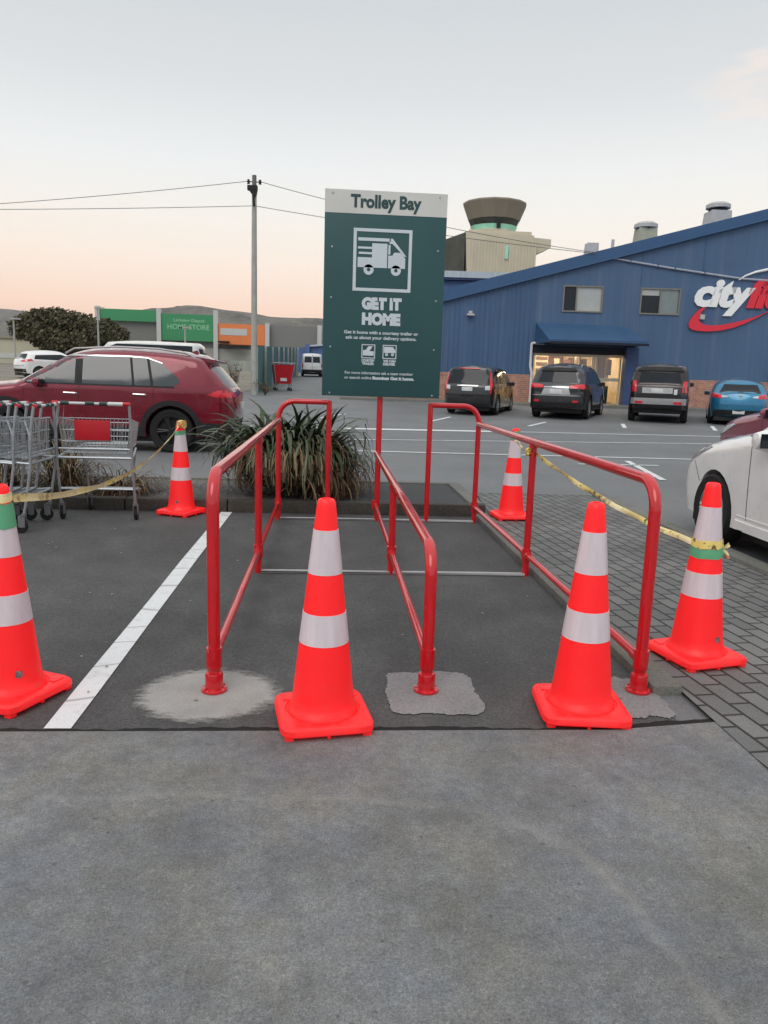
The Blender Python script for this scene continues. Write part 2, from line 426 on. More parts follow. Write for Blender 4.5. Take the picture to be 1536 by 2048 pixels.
# ------------------------------------------------------------------ mesh helpers
class MB:
    def __init__(s):
        s.v = []; s.f = []; s.mi = []
    def add(s, vs, fs, mi=0):
        o = len(s.v)
        s.v += [tuple(x) for x in vs]
        s.f += [tuple(i + o for i in f) for f in fs]
        s.mi += [mi] * len(fs)
    def box(s, x0, x1, y0, y1, z0, z1, mi=0, M=None):
        vs = [(x0, y0, z0), (x1, y0, z0), (x1, y1, z0), (x0, y1, z0), (x0, y0, z1), (x1, y0, z1), (x1, y1, z1), (x0, y1, z1)]
        if M is not None:
            vs = [M @ Vector(q) for q in vs]
        s.add(vs, [(0, 3, 2, 1), (4, 5, 6, 7), (0, 1, 5, 4), (1, 2, 6, 5), (2, 3, 7, 6), (3, 0, 4, 7)], mi)
    def tube(s, pts, r, n=8, mi=0, cap=True):
        pts = [Vector(p) for p in pts]
        rs = r if isinstance(r, (list, tuple)) else [r] * len(pts)
        up = None; rings = []
        for i, p in enumerate(pts):
            if i == 0: d = pts[1] - p
            elif i == len(pts) - 1: d = p - pts[i - 1]
            else: d = (pts[i + 1] - p).normalized() + (p - pts[i - 1]).normalized()
            d.normalize()
            if up is None:
                a = Vector((0, 0, 1)) if abs(d.z) < .9 else Vector((1, 0, 0))
                u = d.cross(a).normalized()
            else:
                u = (up - d * up.dot(d)).normalized()
            up = u
            w = d.cross(u)
            rings.append([p + (u * math.cos(2 * PI * k / n) + w * math.sin(2 * PI * k / n)) * rs[i] for k in range(n)])
        vs = [q for rr in rings for q in rr]
        fs = []
        for i in range(len(pts) - 1):
            for k in range(n):
                a = i * n + k; b = i * n + (k + 1) % n
                fs.append((a, b, b + n, a + n))
        if cap:
            fs.append(tuple(range(n - 1, -1, -1)))
            fs.append(tuple((len(pts) - 1) * n + k for k in range(n)))
        s.add(vs, fs, mi)
    def lathe(s, prof, n=32, c=(0, 0, 0), mi=0, axis='z'):
        vs = []
        for r, z in prof:
            for k in range(n):
                a = 2 * PI * k / n
                x, y = r * math.cos(a), r * math.sin(a)
                if axis == 'z': vs.append((c[0] + x, c[1] + y, c[2] + z))
                else: vs.append((c[0] + x, c[1] + z, c[2] + y))
        fs = []
        for i in range(len(prof) - 1):
            for k in range(n):
                a = i * n + k; b = i * n + (k + 1) % n
                fs.append((a, b, b + n, a + n) if axis == 'z' else (a, a + n, b + n, b))
        s.add(vs, fs, mi)
    def prism(s, poly, y0, y1, mi=0, M=None):
        # poly in (x, z), extruded along y
        n = len(poly)
        vs = [(p[0], y0, p[1]) for p in poly] + [(p[0], y1, p[1]) for p in poly]
        if M is not None:
            vs = [M @ Vector(q) for q in vs]
        tris = geometry.tessellate_polygon([[Vector((p[0], p[1], 0)) for p in poly]])
        fs = [tuple(tr) for tr in tris] + [tuple(i + n for i in reversed(tr)) for tr in tris]
        fs += [(i, (i + 1) % n, (i + 1) % n + n, i + n) for i in range(n)]
        s.add(vs, fs, mi)
    def flat(s, poly, z, mi=0):
        vs = [(p[0], p[1], z) for p in poly]
        tris = geometry.tessellate_polygon([[Vector((p[0], p[1], 0)) for p in poly]])
        fs = []
        for a, b_, c_ in tris:
            A, B, C = poly[a], poly[b_], poly[c_]
            cr_ = (B[0] - A[0]) * (C[1] - A[1]) - (B[1] - A[1]) * (C[0] - A[0])
            fs.append((a, b_, c_) if cr_ > 0 else (a, c_, b_))
        s.add(vs, fs, mi)
    def build(s, name, mat, parent=None, smooth=35, recalc=True, bevel=0.):
        me = bpy.data.meshes.new(name)
        me.from_pydata(s.v, [], s.f)
        for mm in (mat if isinstance(mat, (list, tuple)) else [mat]):
            me.materials.append(MATS[mm] if isinstance(mm, str) else mm)
        if any(s.mi):
            me.polygons.foreach_set('material_index', s.mi)
        if recalc or bevel:
            bm = bmesh.new(); bm.from_mesh(me)
            if bevel:
                bmesh.ops.remove_doubles(bm, verts=bm.verts, dist=1e-5)
                ed = [e for e in bm.edges if len(e.link_faces) == 2 and e.calc_face_angle(0) > R(30)]
                bmesh.ops.bevel(bm, geom=ed, offset=bevel, segments=2, affect='EDGES', profile=.6)
            if recalc:
                bmesh.ops.recalc_face_normals(bm, faces=bm.faces)
            bm.to_mesh(me); bm.free()
        if smooth:
            me.polygons.foreach_set('use_smooth', [True] * len(me.polygons))
            me.set_sharp_from_angle(angle=R(smooth))
        o = bpy.data.objects.new(name, me)
        COL.objects.link(o)
        if parent is not None:
            o.parent = parent
        return o
def tag(o, label=None, cat=None, group=None, kind=None):
    if label: o['label'] = label
    if cat: o['category'] = cat
    if group: o['group'] = group
    if kind: o['kind'] = kind
    return o
def empty(name, loc=(0, 0, 0), rz=0, label=None, cat=None, group=None):
    o = bpy.data.objects.new(name, None)
    o.empty_display_size = .2
    COL.objects.link(o)
    o.location = loc
    o.rotation_euler = (0, 0, rz)
    return tag(o, label, cat, group)
KIDS = {}
def copy_tree(o, parent=None):
    c = o.copy()
    COL.objects.link(c)
    if parent is not None:
        c.parent = parent
    for ch in [x for x in list(COL.objects) if x.parent == o]:
        copy_tree(ch, c)
    return c
def text_mb(body, size, bold=0., shear=0., xs=1., align='CENTER', spacing=1.0):
    """letters as flat triangles in (x, z); returns verts, faces"""
    cu = bpy.data.curves.new('lettering', 'FONT')
    cu.body = body; cu.size = size; cu.offset = bold; cu.shear = shear
    cu.align_x = align; cu.space_character = spacing
    cu.resolution_u = 3
    o = bpy.data.objects.new('lettering', cu)
    COL.objects.link(o)
    dg = bpy.context.evaluated_depsgraph_get()
    me = bpy.data.meshes.new_from_object(o.evaluated_get(dg))
    vs = [(q.co.x * xs, 0, q.co.y) for q in me.vertices]
    fs = [tuple(p.vertices) for p in me.polygons]
    bpy.data.objects.remove(o); bpy.data.curves.remove(cu); bpy.data.meshes.remove(me)
    return vs, fs
def put_text(mb, body, size, x, z, y=0., fit=None, bold=0., shear=0., align='CENTER', height=None, rot=0.):
    vs, fs = text_mb(body, size, bold, shear, 1., align)
    if fit:
        w = max(q[0] for q in vs) - min(q[0] for q in vs)
        k = fit / w
        vs = [(q[0] * k, q[1], q[2]) for q in vs]
    # bring to the requested place; x is centre
    cx = (max(q[0] for q in vs) + min(q[0] for q in vs)) / 2 if align == 'CENTER' else min(q[0] for q in vs)
    mb.add([(q[0] - cx + x, y, q[2] + z) for q in vs], fs)
def arc(c, r, a0, a1, n, f):
    return [f(c, r, a0 + (a1 - a0) * i / n) for i in range(n + 1)]

GY = [-700, 14, 18, 26, 33, 71, 110, 300, 6000]
GZ = [0, 0, .03, .21, .42, 1.37, 2.4, 6, 6]
def gz(y):
    for i in range(len(GY) - 1):
        if y <= GY[i + 1]:
            return GZ[i] + (GZ[i + 1] - GZ[i]) * (y - GY[i]) / (GY[i + 1] - GY[i])
    return GZ[-1]
rnd = random.Random(7)

# ================================================================== GROUND
mb = MB()
xs = [-2500, -600, -150, -60, -20, 0, 20, 60, 150, 600, 2500]
ys = [-600, -60, -10, 0, 8, 14, 16, 18, 22, 26, 33, 50, 71, 110, 180, 300, 900, 6000]
vs = [(x, y, gz(y)) for y in ys for x in xs]
fs = [(j * len(xs) + i, j * len(xs) + i + 1, (j + 1) * len(xs) + i + 1, (j + 1) * len(xs) + i) for j in range(len(ys) - 1) for i in range(len(xs) - 1)]
mb.add(vs, fs)
tag(mb.build('ground', 'lot_asphalt', smooth=0, recalc=False), kind='structure')

def sheet(name, mat, poly, z, kind='structure'):
    m_ = MB(); m_.flat(poly, z)
    return tag(m_.build(name, mat, smooth=0, recalc=False), kind=kind)
def ragged(cx, cy, rx, ry, n, amp, seed, sq=2.0):
    r_ = random.Random(seed); out = []
    ph = [r_.uniform(0, 6.3) for _ in range(6)]
    for i in range(n):
        a = 2 * PI * i / n
        c_, s_ = math.cos(a), math.sin(a)
        k = (abs(c_) ** sq + abs(s_) ** sq) ** (-1 / sq)
        k *= 1 + amp * (.5 * math.sin(3 * a + ph[0]) + .35 * math.sin(7 * a + ph[1]) + .25 * math.sin(17 * a + ph[2])) + r_.uniform(-amp, amp) * .35
        out.append((cx + rx * k * c_, cy + ry * k * s_))
    return out
# bay floor, apron, paving
sheet('bay_asphalt_surface', 'bay_asphalt', [(-9, 2.745), (1.47, 2.745), (1.47, 7.5), (-9, 7.5)], .004)
ap = MB(); app = [(-9, -8), (1.66, -8), (1.66, 2.815), (1.15, 2.740), (-9, 2.735)]
ap.add([(x, y, -.05) for x, y in app] + [(x, y, .016) for x, y in app], [(4, 3, 2, 1, 0), (5, 6, 7, 8, 9)] + [(i, (i + 1) % 5, (i + 1) % 5 + 5, i + 5) for i in range(5)])
tag(ap.build('concrete_apron', 'apron_concrete', bevel=.006), kind='structure')
jt = MB(); 
jp = [(-9, 2.70), (1.0, 2.70), (1.66, 2.78), (1.66, 2.87)]
jr = random.Random(4); xx = 1.6
while xx > -3: 
    jp.append((xx, (2.772 if xx < 1.1 else 2.772 + (xx - 1.1) * .15) + jr.uniform(-.008, .008) + .012 * math.sin(xx * 5.3) * math.sin(xx * 1.9))); xx -= .03
jp.append((-9, 2.765))
jt.flat(jp, .0105)
tag(jt.build('expansion_joint', simple('joint_dirt', (.012, .012, .011), .9), smooth=0, recalc=False), kind='structure')
sheet('paved_path', 'block_paving', [(1.61, -8), (3.24, -8), (3.24, 9.02), (1.80, 9.02), (1.61, 7.0)], .020)
kb = MB()
for y0, y1 in ((3.10, 4.3), (4.31, 5.6), (5.61, 6.9), (6.91, 7.44)):
    kb.box(1.475, 1.615, y0, y1, -.05, .045)
tag(kb.build('bay_edging_kerb', 'kerb_concrete', bevel=.012), kind='structure')
kb = MB()
y = -8
while y < 8.9:
    kb.box(3.245, 3.395, y, min(y + .99, 9.05), -.05, .055); y += 1.0
tag(kb.build('path_edging_kerb', 'kerb_concrete', bevel=.014), kind='structure')
# planting island across the head of the bay
kb = MB()
x = -9.0
while x < 1.45:
    kb.box(x, min(x + .99, 1.60), 7.46, 7.60, -.05, .125); x += 1.0
tag(kb.build('island_kerb_face', 'dirty_kerb', bevel=.015), kind='structure')
kb = MB()
kb.box(1.46, 1.60, 7.61, 9.1, -.05, .125); kb.box(-9, 1.60, 9.11, 9.22, -.05, .115)
tag(kb.build('island_kerb_edge', 'kerb_concrete', bevel=.015), kind='structure')
kb = MB(); kb.box(-9, 1.455, 7.605, 9.105, -.04, .095)
tag(kb.build('island_bed', 'gravel_mulch', smooth=0), kind='structure')
sheet('island_asphalt_pad', 'island_asphalt', [(.12, 7.61), (1.45, 7.61), (1.45, 9.10), (.2, 9.10)], .100)
# painted lines
def line(name, x0, y0, x1, y1, w, z=.0085, seg=12):
    m_ = MB()
    d = Vector((x1 - x0, y1 - y0)); L = d.length; d /= L; nn = Vector((-d.y, d.x)) * w / 2
    vs = []; fs = []
    r_ = random.Random(name + str(x0))
    for i in range(seg + 1):
        p = Vector((x0, y0)) + d * L * i / seg
        for sg in (1, -1):
            q = p + nn * sg * (1 + r_.uniform(-.05, .05)); vs.append((q.x, q.y, gz(q.y) + z))
    for i in range(seg):
        fs.append((2 * i, 2 * i + 1, 2 * i + 3, 2 * i + 2))
    m_.add(vs, fs)
    return tag(m_.build(name, 'road_paint', smooth=0, recalc=True), kind='structure')
line('bay_line_marking', -1.025, 2.775, -1.01, 7.455, .105)
for a in ((.3, 19.25, 4.4, 19.55, .36), (4.4, 19.6, 13, 19.95, .13), (.3, 16.4, 13, 18.3, .10), (-2.4, 14.08, 13, 13.98, .12),
          (4.3, 12.70, 5.76, 12.76, .10), (5.45, 13.4, 4.95, 10.75, .11), (-6, 19.1, .2, 19.2, .12)):
    line('lot_line_marking', *a)
for a in ((5.75, 21.6, 6.75, 23.3, .12), (8.75, 21.9, 9.3, 23.5, .12), (11.5, 21.8, 12.3, 23.6, .12), (3.0, 22.4, 3.9, 24.4, .12), (-.3, 22.5, .5, 24.5, .12)):
    line('parking_space_marking', *a)
# concrete patches round the rail feet
m, t, b = nodes_of('washed_concrete')
v = coords(t)
sb_ = N(t, 'ShaderNodeVectorMath', operation='SUBTRACT'); sb_.inputs[1].default_value = (-.50, 3.10, 0); t.links.new(v, sb_.inputs[0])
sc_ = N(t, 'ShaderNodeVectorMath', operation='MULTIPLY'); sc_.inputs[1].default_value = (1 / .33, 1 / .30, 0); t.links.new(sb_.outputs[0], sc_.inputs[0])
le_ = N(t, 'ShaderNodeVectorMath', operation='LENGTH'); t.links.new(sc_.outputs[0], le_.inputs[0])
ma_ = N(t, 'ShaderNodeMath', operation='MULTIPLY_ADD'); ma_.inputs[1].default_value = .75; t.links.new(noise(t, coords(t, (1, 2.2, 1), (0, 0, R(12))), 9, 10, .78), ma_.inputs[0]); t.links.new(le_.outputs['Value'], ma_.inputs[2])
edge = mrange(t, ma_.outputs[0], 1.14, 1.36, 1, 0)
c = mixc(t, mrange(t, noise(t, v, 120, 5, .8), .35, .65), (.28, .28, .265), (.41, .405, .385))
c = mixc(t, 1.0, c, mrange(t, noise(t, v, 5, 6, .7), .3, .7, .82, 1.12), 'MULTIPLY')
t.links.new(c, b.inputs['Base Color']); b.inputs['Roughness'].default_value = .9
tr_ = N(t, 'ShaderNodeBsdfTransparent'); mm_ = N(t, 'ShaderNodeMixShader')
t.links.new(edge, mm_.inputs[0]); t.links.new(tr_.outputs[0], mm_.inputs[1]); t.links.new(b.outputs[0], mm_.inputs[2]); t.links.new(mm_.outputs[0], t.nodes['Material Output'].inputs[0])
MATS['washed_concrete'] = m
sheet('concrete_patch', 'washed_concrete', ragged(-.50, 3.10, .40, .37, 60, .03, 3, 2.4), .0085)
sheet('concrete_patch', 'grey_patch', ragged(.475, 3.12, .20, .225, 140, .055, 5, 8.0), .0085)
sheet('concrete_patch', 'grey_patch', ragged(1.37, 3.07, .12, .21, 120, .10, 9, 5.0), .0085)
# little bits of litter and leaf on the bay floor
lt = MB()
for i in range(70):
    x, y = rnd.uniform(-2.4, 1.4), rnd.uniform(2.85, 7.3)
    s_ = rnd.uniform(.004, .016); a = rnd.uniform(0, 6.3)
    p = [(x + s_ * math.cos(a + k * 1.57) * (1 if k % 2 else .5), y + s_ * math.sin(a + k * 1.57) * (1 if k % 2 else .5)) for k in range(4)]
    lt.flat(p, .012 + rnd.uniform(0, .002))
tag(lt.build('leaf_litter', simple('litter_pale', (.32, .29, .24), .8, var=.6, vscale=3), smooth=0, recalc=False), kind='stuff')

# ================================================================== TRAFFIC CONES
CG = 'orange traffic cones round the trolley bay'
def rring(r, z, w, n=40, p=9.):
    return [(w * (abs(math.cos(2 * PI * k / n)) ** p + abs(math.sin(2 * PI * k / n)) ** p) ** (-1 / p) * math.cos(2 * PI * k / n),
             w * (abs(math.cos(2 * PI * k / n)) ** p + abs(math.sin(2 * PI * k / n)) ** p) ** (-1 / p) * math.sin(2 * PI * k / n), z) for k in range(n)]
def crad(z):
    return .128 - (z - .055) * (.128 - .036) / (.88 - .055)
def make_cone():
    root = empty('traffic_cone')
    b_ = MB()
    prof = [(.142, .050), (.138, .062), (.131, .072), (crad(.09), .09)]
    for i in range(1, 24):
        z = .09 + (.872 - .09) * i / 23; prof.append((crad(z), z))
    prof += [(crad(.885) - .001, .888), (crad(.89) - .006, .897), (.020, .900), (.018, .893), (.018, .80)]
    b_.lathe(prof, 48)
    b_.build('cone_body', 'cone', root, smooth=40)
    ba = MB()
    n = 48
    rings = [rring(0, .016, .179, n), rring(0, .020, .182, n), rring(0, .042, .180, n), rring(0, .050, .172, n), rring(0, .053, .160, n),
             [(.150 * math.cos(2 * PI * k / n), .150 * math.sin(2 * PI * k / n), .054) for k in range(n)],
             [(.146 * math.cos(2 * PI * k / n), .146 * math.sin(2 * PI * k / n), .049) for k in range(n)],
             [(.12 * math.cos(2 * PI * k / n), .12 * math.sin(2 * PI * k / n), .049) for k in range(n)]]
    vs = [q for rr in rings for q in rr]; fs = []
    for i in range(len(rings) - 1):
        for k in range(n):
            a = i * n + k; c_ = i * n + (k + 1) % n
            fs.append((a, c_, c_ + n, a + n))
    fs.append(tuple(range(n - 1, -1, -1)))
    ba.add(vs, fs)
    for sx in (-1, 1):
        for sy in (-1, 1):
            ba.box(sx * .150 - .016, sx * .150 + .016, sy * .150 - .016, sy * .150 + .016, 0, .018)
        ba.box(sx * .165 - .006, sx * .165 + .006, -.006, .006, .002, .017)
        ba.box(-.006, .006, sx * .165 - .006, sx * .165 + .006, .002, .017)
        ba.box(sx * .125, sx * .150, .085, .14, .0535, .0575)
    ba.build('cone_base', 'cone', root, smooth=40)
    for z0, z1 in ((.612, .782), (.337, .458)):
        g_ = MB()
        g_.lathe([(crad(z0) - .002, z0), (crad(z0) + .0018, z0)] + [(crad(z0 + (z1 - z0) * i / 6) + .0018, z0 + (z1 - z0) * i / 6) for i in range(1, 7)] + [(crad(z1) - .002, z1)], 48)
        g_.build('reflective_band', 'reflective', root, smooth=40)
    return root
def sticker(root, ang, z=.135):
    g_ = MB(); vs = []; fs = []
    for i in range(5):
        a = ang + (i - 2) * .055
        for zz in (z - .014, z + .014):
            vs.append(((crad(zz) + .0025) * math.cos(a), (crad(zz) + .0025) * math.sin(a), zz))
    for i in range(4):
        fs.append((2 * i, 2 * i + 2, 2 * i + 3, 2 * i + 1))
    g_.add(vs, fs)
    return g_.build('maker_sticker', 'sticker', root)
def wrap(root, z, h, mat, name, off=.004, tilt=.006):
    g_ = MB(); n = 40; vs = []; fs = []
    for k in range(n):
        a = 2 * PI * k / n
        dz = tilt * math.sin(a + 1) + .002 * math.sin(5 * a)
        for j, zz in enumerate((z - h / 2, z, z + h / 2)):
            rr = crad(zz) + off + (.0015 * math.sin(7 * a + j) if j != 1 else .001)
            vs.append((rr * math.cos(a), rr * math.sin(a), zz + dz))
    for k in range(n):
        for j in range(2):
            a = k * 3 + j; c_ = ((k + 1) % n) * 3 + j
            fs.append((a, c_, c_ + 1, a + 1))
    g_.add(vs, fs)
    return g_.build(name, mat, root)
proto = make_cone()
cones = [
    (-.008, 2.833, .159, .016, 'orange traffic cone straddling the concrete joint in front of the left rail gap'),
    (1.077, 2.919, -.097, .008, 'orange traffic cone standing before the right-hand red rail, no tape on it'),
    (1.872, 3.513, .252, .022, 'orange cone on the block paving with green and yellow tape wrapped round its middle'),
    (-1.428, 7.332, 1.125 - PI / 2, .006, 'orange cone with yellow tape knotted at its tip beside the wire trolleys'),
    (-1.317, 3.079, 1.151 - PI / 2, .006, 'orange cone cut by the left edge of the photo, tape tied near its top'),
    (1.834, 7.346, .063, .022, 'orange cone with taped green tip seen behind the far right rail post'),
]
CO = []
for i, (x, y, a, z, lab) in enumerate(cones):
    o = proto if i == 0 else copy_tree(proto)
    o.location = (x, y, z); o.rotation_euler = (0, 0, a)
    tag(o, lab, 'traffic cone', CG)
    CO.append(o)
sticker(CO[2], -1.15 - .252); sticker(CO[3], -1.75 + .446); sticker(CO[4], -.90 + .42)
wrap(CO[2], .560, .048, 'greentape', 'green_tape_wrap', .004)
wrap(CO[2], .605, .040, 'tape', 'yellow_tape_wrap', .006)
wrap(CO[3], .790, .040, 'greentape', 'green_tape_wrap', .004)
wrap(CO[4], .775, .10, 'greentape', 'green_tape_wrap', .004, .002)
wrap(CO[4], .845, .036, 'tape', 'yellow_tape_wrap', .006)
wrap(CO[5], .835, .085, 'greentape', 'green_tape_wrap', .005)

# ================================================================== BARRIER TAPE
def ribbon(mb_, pts, w, twist0, twist1, wob=0.):
    pts = [Vector(p) for p in pts]; n = len(pts); vs = []; fs = []
    for i, p in enumerate(pts):
        d = (pts[min(i + 1, n - 1)] - pts[max(i - 1, 0)]).normalized()
        side = d.cross(Vector((0, 0, 1))).normalized(); upv = side.cross(d)
        a = twist0 + (twist1 - twist0) * i / (n - 1) + wob * math.sin(i * .9)
        q = side * math.cos(a) + upv * math.sin(a)
        nn = d.cross(q)
        for k in (-1, 0, 1):
            vs.append(p + q * w / 2 * k + nn * .006 * abs(k))
    for i in range(n - 1):
        for k in range(2):
            a = i * 3 + k
            fs.append((a, a + 1, a + 4, a + 3))
    mb_.add(vs, fs)
def sag(p, q, s_, n=40):
    p, q = Vector(p), Vector(q)
    return [p.lerp(q, i / n) - Vector((0, 0, s_ * 4 * (i / n) * (1 - i / n))) for i in range(n + 1)]
def knot(mb_, c, r):
    for k in range(5):
        a = k * 1.3
        p = [Vector(c) + Vector((math.cos(a + t_) * r * (.6 + .1 * k), math.sin(a + t_) * r * .6, r * math.sin(2 * t_ + k) * .8)) for t_ in [i * .45 for i in range(15)]]
        ribbon(mb_, p, .022, k, k + 3)
tp = MB()
A_, B_ = (-1.275, 3.10, .848), (-1.440, 7.29, .855)
ribbon(tp, sag(A_, B_, .165), .034, 1.5, 1.0, .25)
knot(tp, (-1.405, 7.30, .875), .045)
tag(tp.build('barrier_tape', 'tape', smooth=60, recalc=False), 'yellow caution tape sagging across the trolleys between two left cones', 'barrier tape', 'yellow caution tapes')
tp = MB()
ribbon(tp, sag((1.806, 3.515, .620), (1.425, 5.20, .895), .045, 30), .030, .9, 1.9, .5)
ribbon(tp, sag((1.425, 5.20, .895), (1.80, 7.32, .865), .05, 24), .030, 1.9, 1.2, .5)
knot(tp, (1.412, 5.165, .90), .035)
for k in range(3):
    e_ = Vector((1.872 + .066, 3.50, .60))
    ribbon(tp, [e_ + Vector((.012 * i, -.004 * i, (-.010 if k else .006) * i * (1 + .4 * k))) for i in range(4)], .022, k, k + 2)
tag(tp.build('barrier_tape', 'tape', smooth=60, recalc=False), 'thin yellow tape running from the right rail down to the cone on paving', 'barrier tape', 'yellow caution tapes')

# ================================================================== RED RAILS
RG = 'red tubular handrails of the trolley bay'
def bend(p0, p1, p2, r, n=8):
    p0, p1, p2 = Vector(p0), Vector(p1), Vector(p2)
    a = (p0 - p1).normalized(); b_ = (p2 - p1).normalized()
    out = []
    s0 = p1 + a * r; s1 = p1 + b_ * r; c_ = p1 + (a + b_) * r
    for i in range(n + 1):
        t_ = i / n * PI / 2
        out.append(c_ - b_ * r * math.cos(t_) - a * r * math.sin(t_))
    return out
def flange(x, y, z0, root):
    f_ = MB()
    f_.lathe([(.001, 0), (.056, 0), (.057, .004), (.055, .010), (.040, .014), (.0385, .075), (.036, .082), (.026, .086)], 28, (x, y, z0))
    for k in range(4):
        a = k * PI / 2 + .7
        f_.lathe([(.007, .010), (.007, .018), (.001, .019)], 8, (x + .047 * math.cos(a), y + .047 * math.sin(a), z0))
    return f_.build('base_flange', 'railred', root)
def collar(mb_, p, q, r=.0335):
    mb_.tube([p, q], r, 16)
def rail(x, ztop, side, lab, zlow=.16, near=3.134, mid=5.158, far=7.155):
    root = empty('handrail', (x, near, 0), 0, lab, 'handrail', RG)
    L1, L2 = mid - near, far - near
    rr = .027
    t_ = MB()
    t_.tube([(0, 0, .012)] + bend((0, 0, 0), (0, 0, ztop), (0, 1, ztop), .13) + [(0, L1, ztop), (0, L2, ztop)], rr, 16)
    t_.build('top_rail', 'railred', root)
    t_ = MB(); t_.tube([(0, 0, zlow), (0, L1, zlow), (0, L2, zlow)], .021, 12)
    t_.build('lower_rail', 'railred', root)
    flange(0, 0, .010, root)
    t_ = MB(); t_.tube([(0, L1, .004), (0, L1, ztop)], .025, 16); collar(t_, (0, L1, ztop - .04), (0, L1, ztop - .008), .031)
    t_.build('post', 'railred', root)
    for zc, yc in ((zlow, 0), (zlow, L1), (zlow, L2)):
        c_ = MB(); collar(c_, (0, yc, zc - .045), (0, yc, zc + .045)); collar(c_, (0, yc + .028, zc), (0, yc + .075, zc), .027)
        if yc: collar(c_, (0, yc - .075, zc), (0, yc - .028, zc), .027)
        c_.build('clamp', 'railred', root)
    if side:
        t_ = MB()
        xe = side * .47
        t_.tube([(0, L2, .004)] + bend((0, L2, 0), (0, L2, 1.13), (side, L2, 1.13), .15) + [(xe, L2, 1.13)], .025, 16)
        t_.tube([(xe, L2, 1.145), (xe, L2, .004)], .025, 16)
        t_.build('end_loop', 'railred', root)
    return root
rail(-.482, .955, 1, 'left red handrail with a raised end loop, its foot in a round concrete patch')
rail(.449, .655, 0, 'lower middle red handrail running back to the sign post')
rail(1.420, .965, -1, 'right red handrail with a raised end loop along the paved path kerb')
# metal strips fixed across the bay floor
for y, lab in ((7.155, 'far steel floor strip across the bay below the sign'), (5.158, 'nearer steel floor strip across the bay at the middle posts')):
    s_ = MB()
    s_.box(-.46, 1.42, y - .022, y + .022, .008, .014); s_.box(-.46, 1.42, y - .022, y - .017, .014, .026); s_.box(-.46, 1.42, y + .017, y + .022, .014, .022)
    tag(s_.build('floor_strip', simple('strip_aluminium', (.55, .56, .56), .4, .15), bevel=.001), lab, 'metal strip', 'steel strips across the bay floor')

# ================================================================== TROLLEY BAY SIGN
SX0, SX1, SZ0, SZ1, SY = -.082, 1.018, 1.195, 3.012, 7.10
root = empty('trolley_bay_sign', (.465, 7.155, 0), 0, 'tall green sign board with a van symbol on a red post', 'sign')
ox, oy = .465, 7.155
p_ = MB(); p_.tube([(0, 0, .004), (0, 0, 2.9)], .027, 16)
p_.build('post', 'railred', root)
for zz in (1.35, 2.05, 2.75):
    b_ = MB(); b_.box(-.40, .40, -.032, -.018, zz - .02, zz + .02)
    b_.tube([(0, 0, zz - .03), (0, 0, zz + .03)], .034, 12)
    b_.build('bracket', 'zinc', root)
pn = MB(); pn.box(SX0 - ox, SX1 - ox, SY - oy - .004, SY - oy + .022, SZ0, SZ1)
panel = pn.build('panel', 'signgreen', root, bevel=.002)
hd = MB(); hd.box(SX0 - ox + .001, SX1 - ox - .001, SY - oy - .0065, SY - oy - .0045, 2.812, SZ1 - .001)
hd.build('header', 'signwhite', panel, smooth=0)
FY = SY - oy - .0075
cx = 0.0
t_ = MB(); put_text(t_, 'Trolley Bay', .15, cx, 2.868, FY - .0015, fit=.635, bold=.006)
t_.build('heading_lettering', 'headink', panel, smooth=0, recalc=False)
t_ = MB()
put_text(t_, 'GET IT', .132, cx - .015, 1.992, FY, fit=.365, bold=.010)
put_text(t_, 'HOME', .132, cx - .015, 1.855, FY, fit=.355, bold=.010)
t_.build('slogan_lettering', 'signink', panel, smooth=0, recalc=False)
for q in (('Get it home with a courtesy trailer or', .04, cx - .01, 1.765, .685, .0012), ('ask us about your delivery options.', .04, cx - .01, 1.718, .655, .0012),
          ('For more information ask a team member', .036, cx - .02, 1.400, .635, .0006), ('or search online', .036, cx - .215, 1.355, .25, .0006),
          ('Bunnings Get it home.', .038, cx + .115, 1.355, .39, .0022), ('COURTESY', .03, cx - .125, 1.515, .125, .0018), ('TRAILER', .03, cx - .125, 1.487, .112, .0018),
          ('WE CAN', .03, cx + .072, 1.515, .115, .0018), ('DELIVER', .03, cx + .072, 1.487, .115, .0018)):
    t_ = MB(); put_text(t_, q[0], q[1], q[2], q[3], FY, fit=q[4], bold=q[5])
    t_.build('small_lettering', 'signink', panel, smooth=0, recalc=False)
def vflat(mb_, poly, y):
    vs = [(p[0], y, p[1]) for p in poly]
    tr = geometry.tessellate_polygon([[Vector((p[0], p[1], 0)) for p in poly]])
    mb_.add(vs, [tuple(q) for q in tr])
def vring(mb_, c, r0, r1, y, n=28):
    vs = []; fs = []
    for k in range(n):
        a = 2 * PI * k / n
        for r_ in (r0, r1):
            vs.append((c[0] + r_ * math.cos(a), y, c[1] + r_ * math.sin(a)))
    for k in range(n):
        a = 2 * k; b_ = 2 * ((k + 1) % n)
        fs.append((a, a + 1, b_ + 1, b_))
    mb_.add(vs, fs)
def frame(mb_, x0, x1, z0, z1, w, y):
    for q in ((x0, x1, z0, z0 + w), (x0, x1, z1 - w, z1), (x0, x0 + w, z0 + w, z1 - w), (x1 - w, x1, z0 + w, z1 - w)):
        vflat(mb_, [(q[0], q[2]), (q[1], q[2]), (q[1], q[3]), (q[0], q[3])], y)
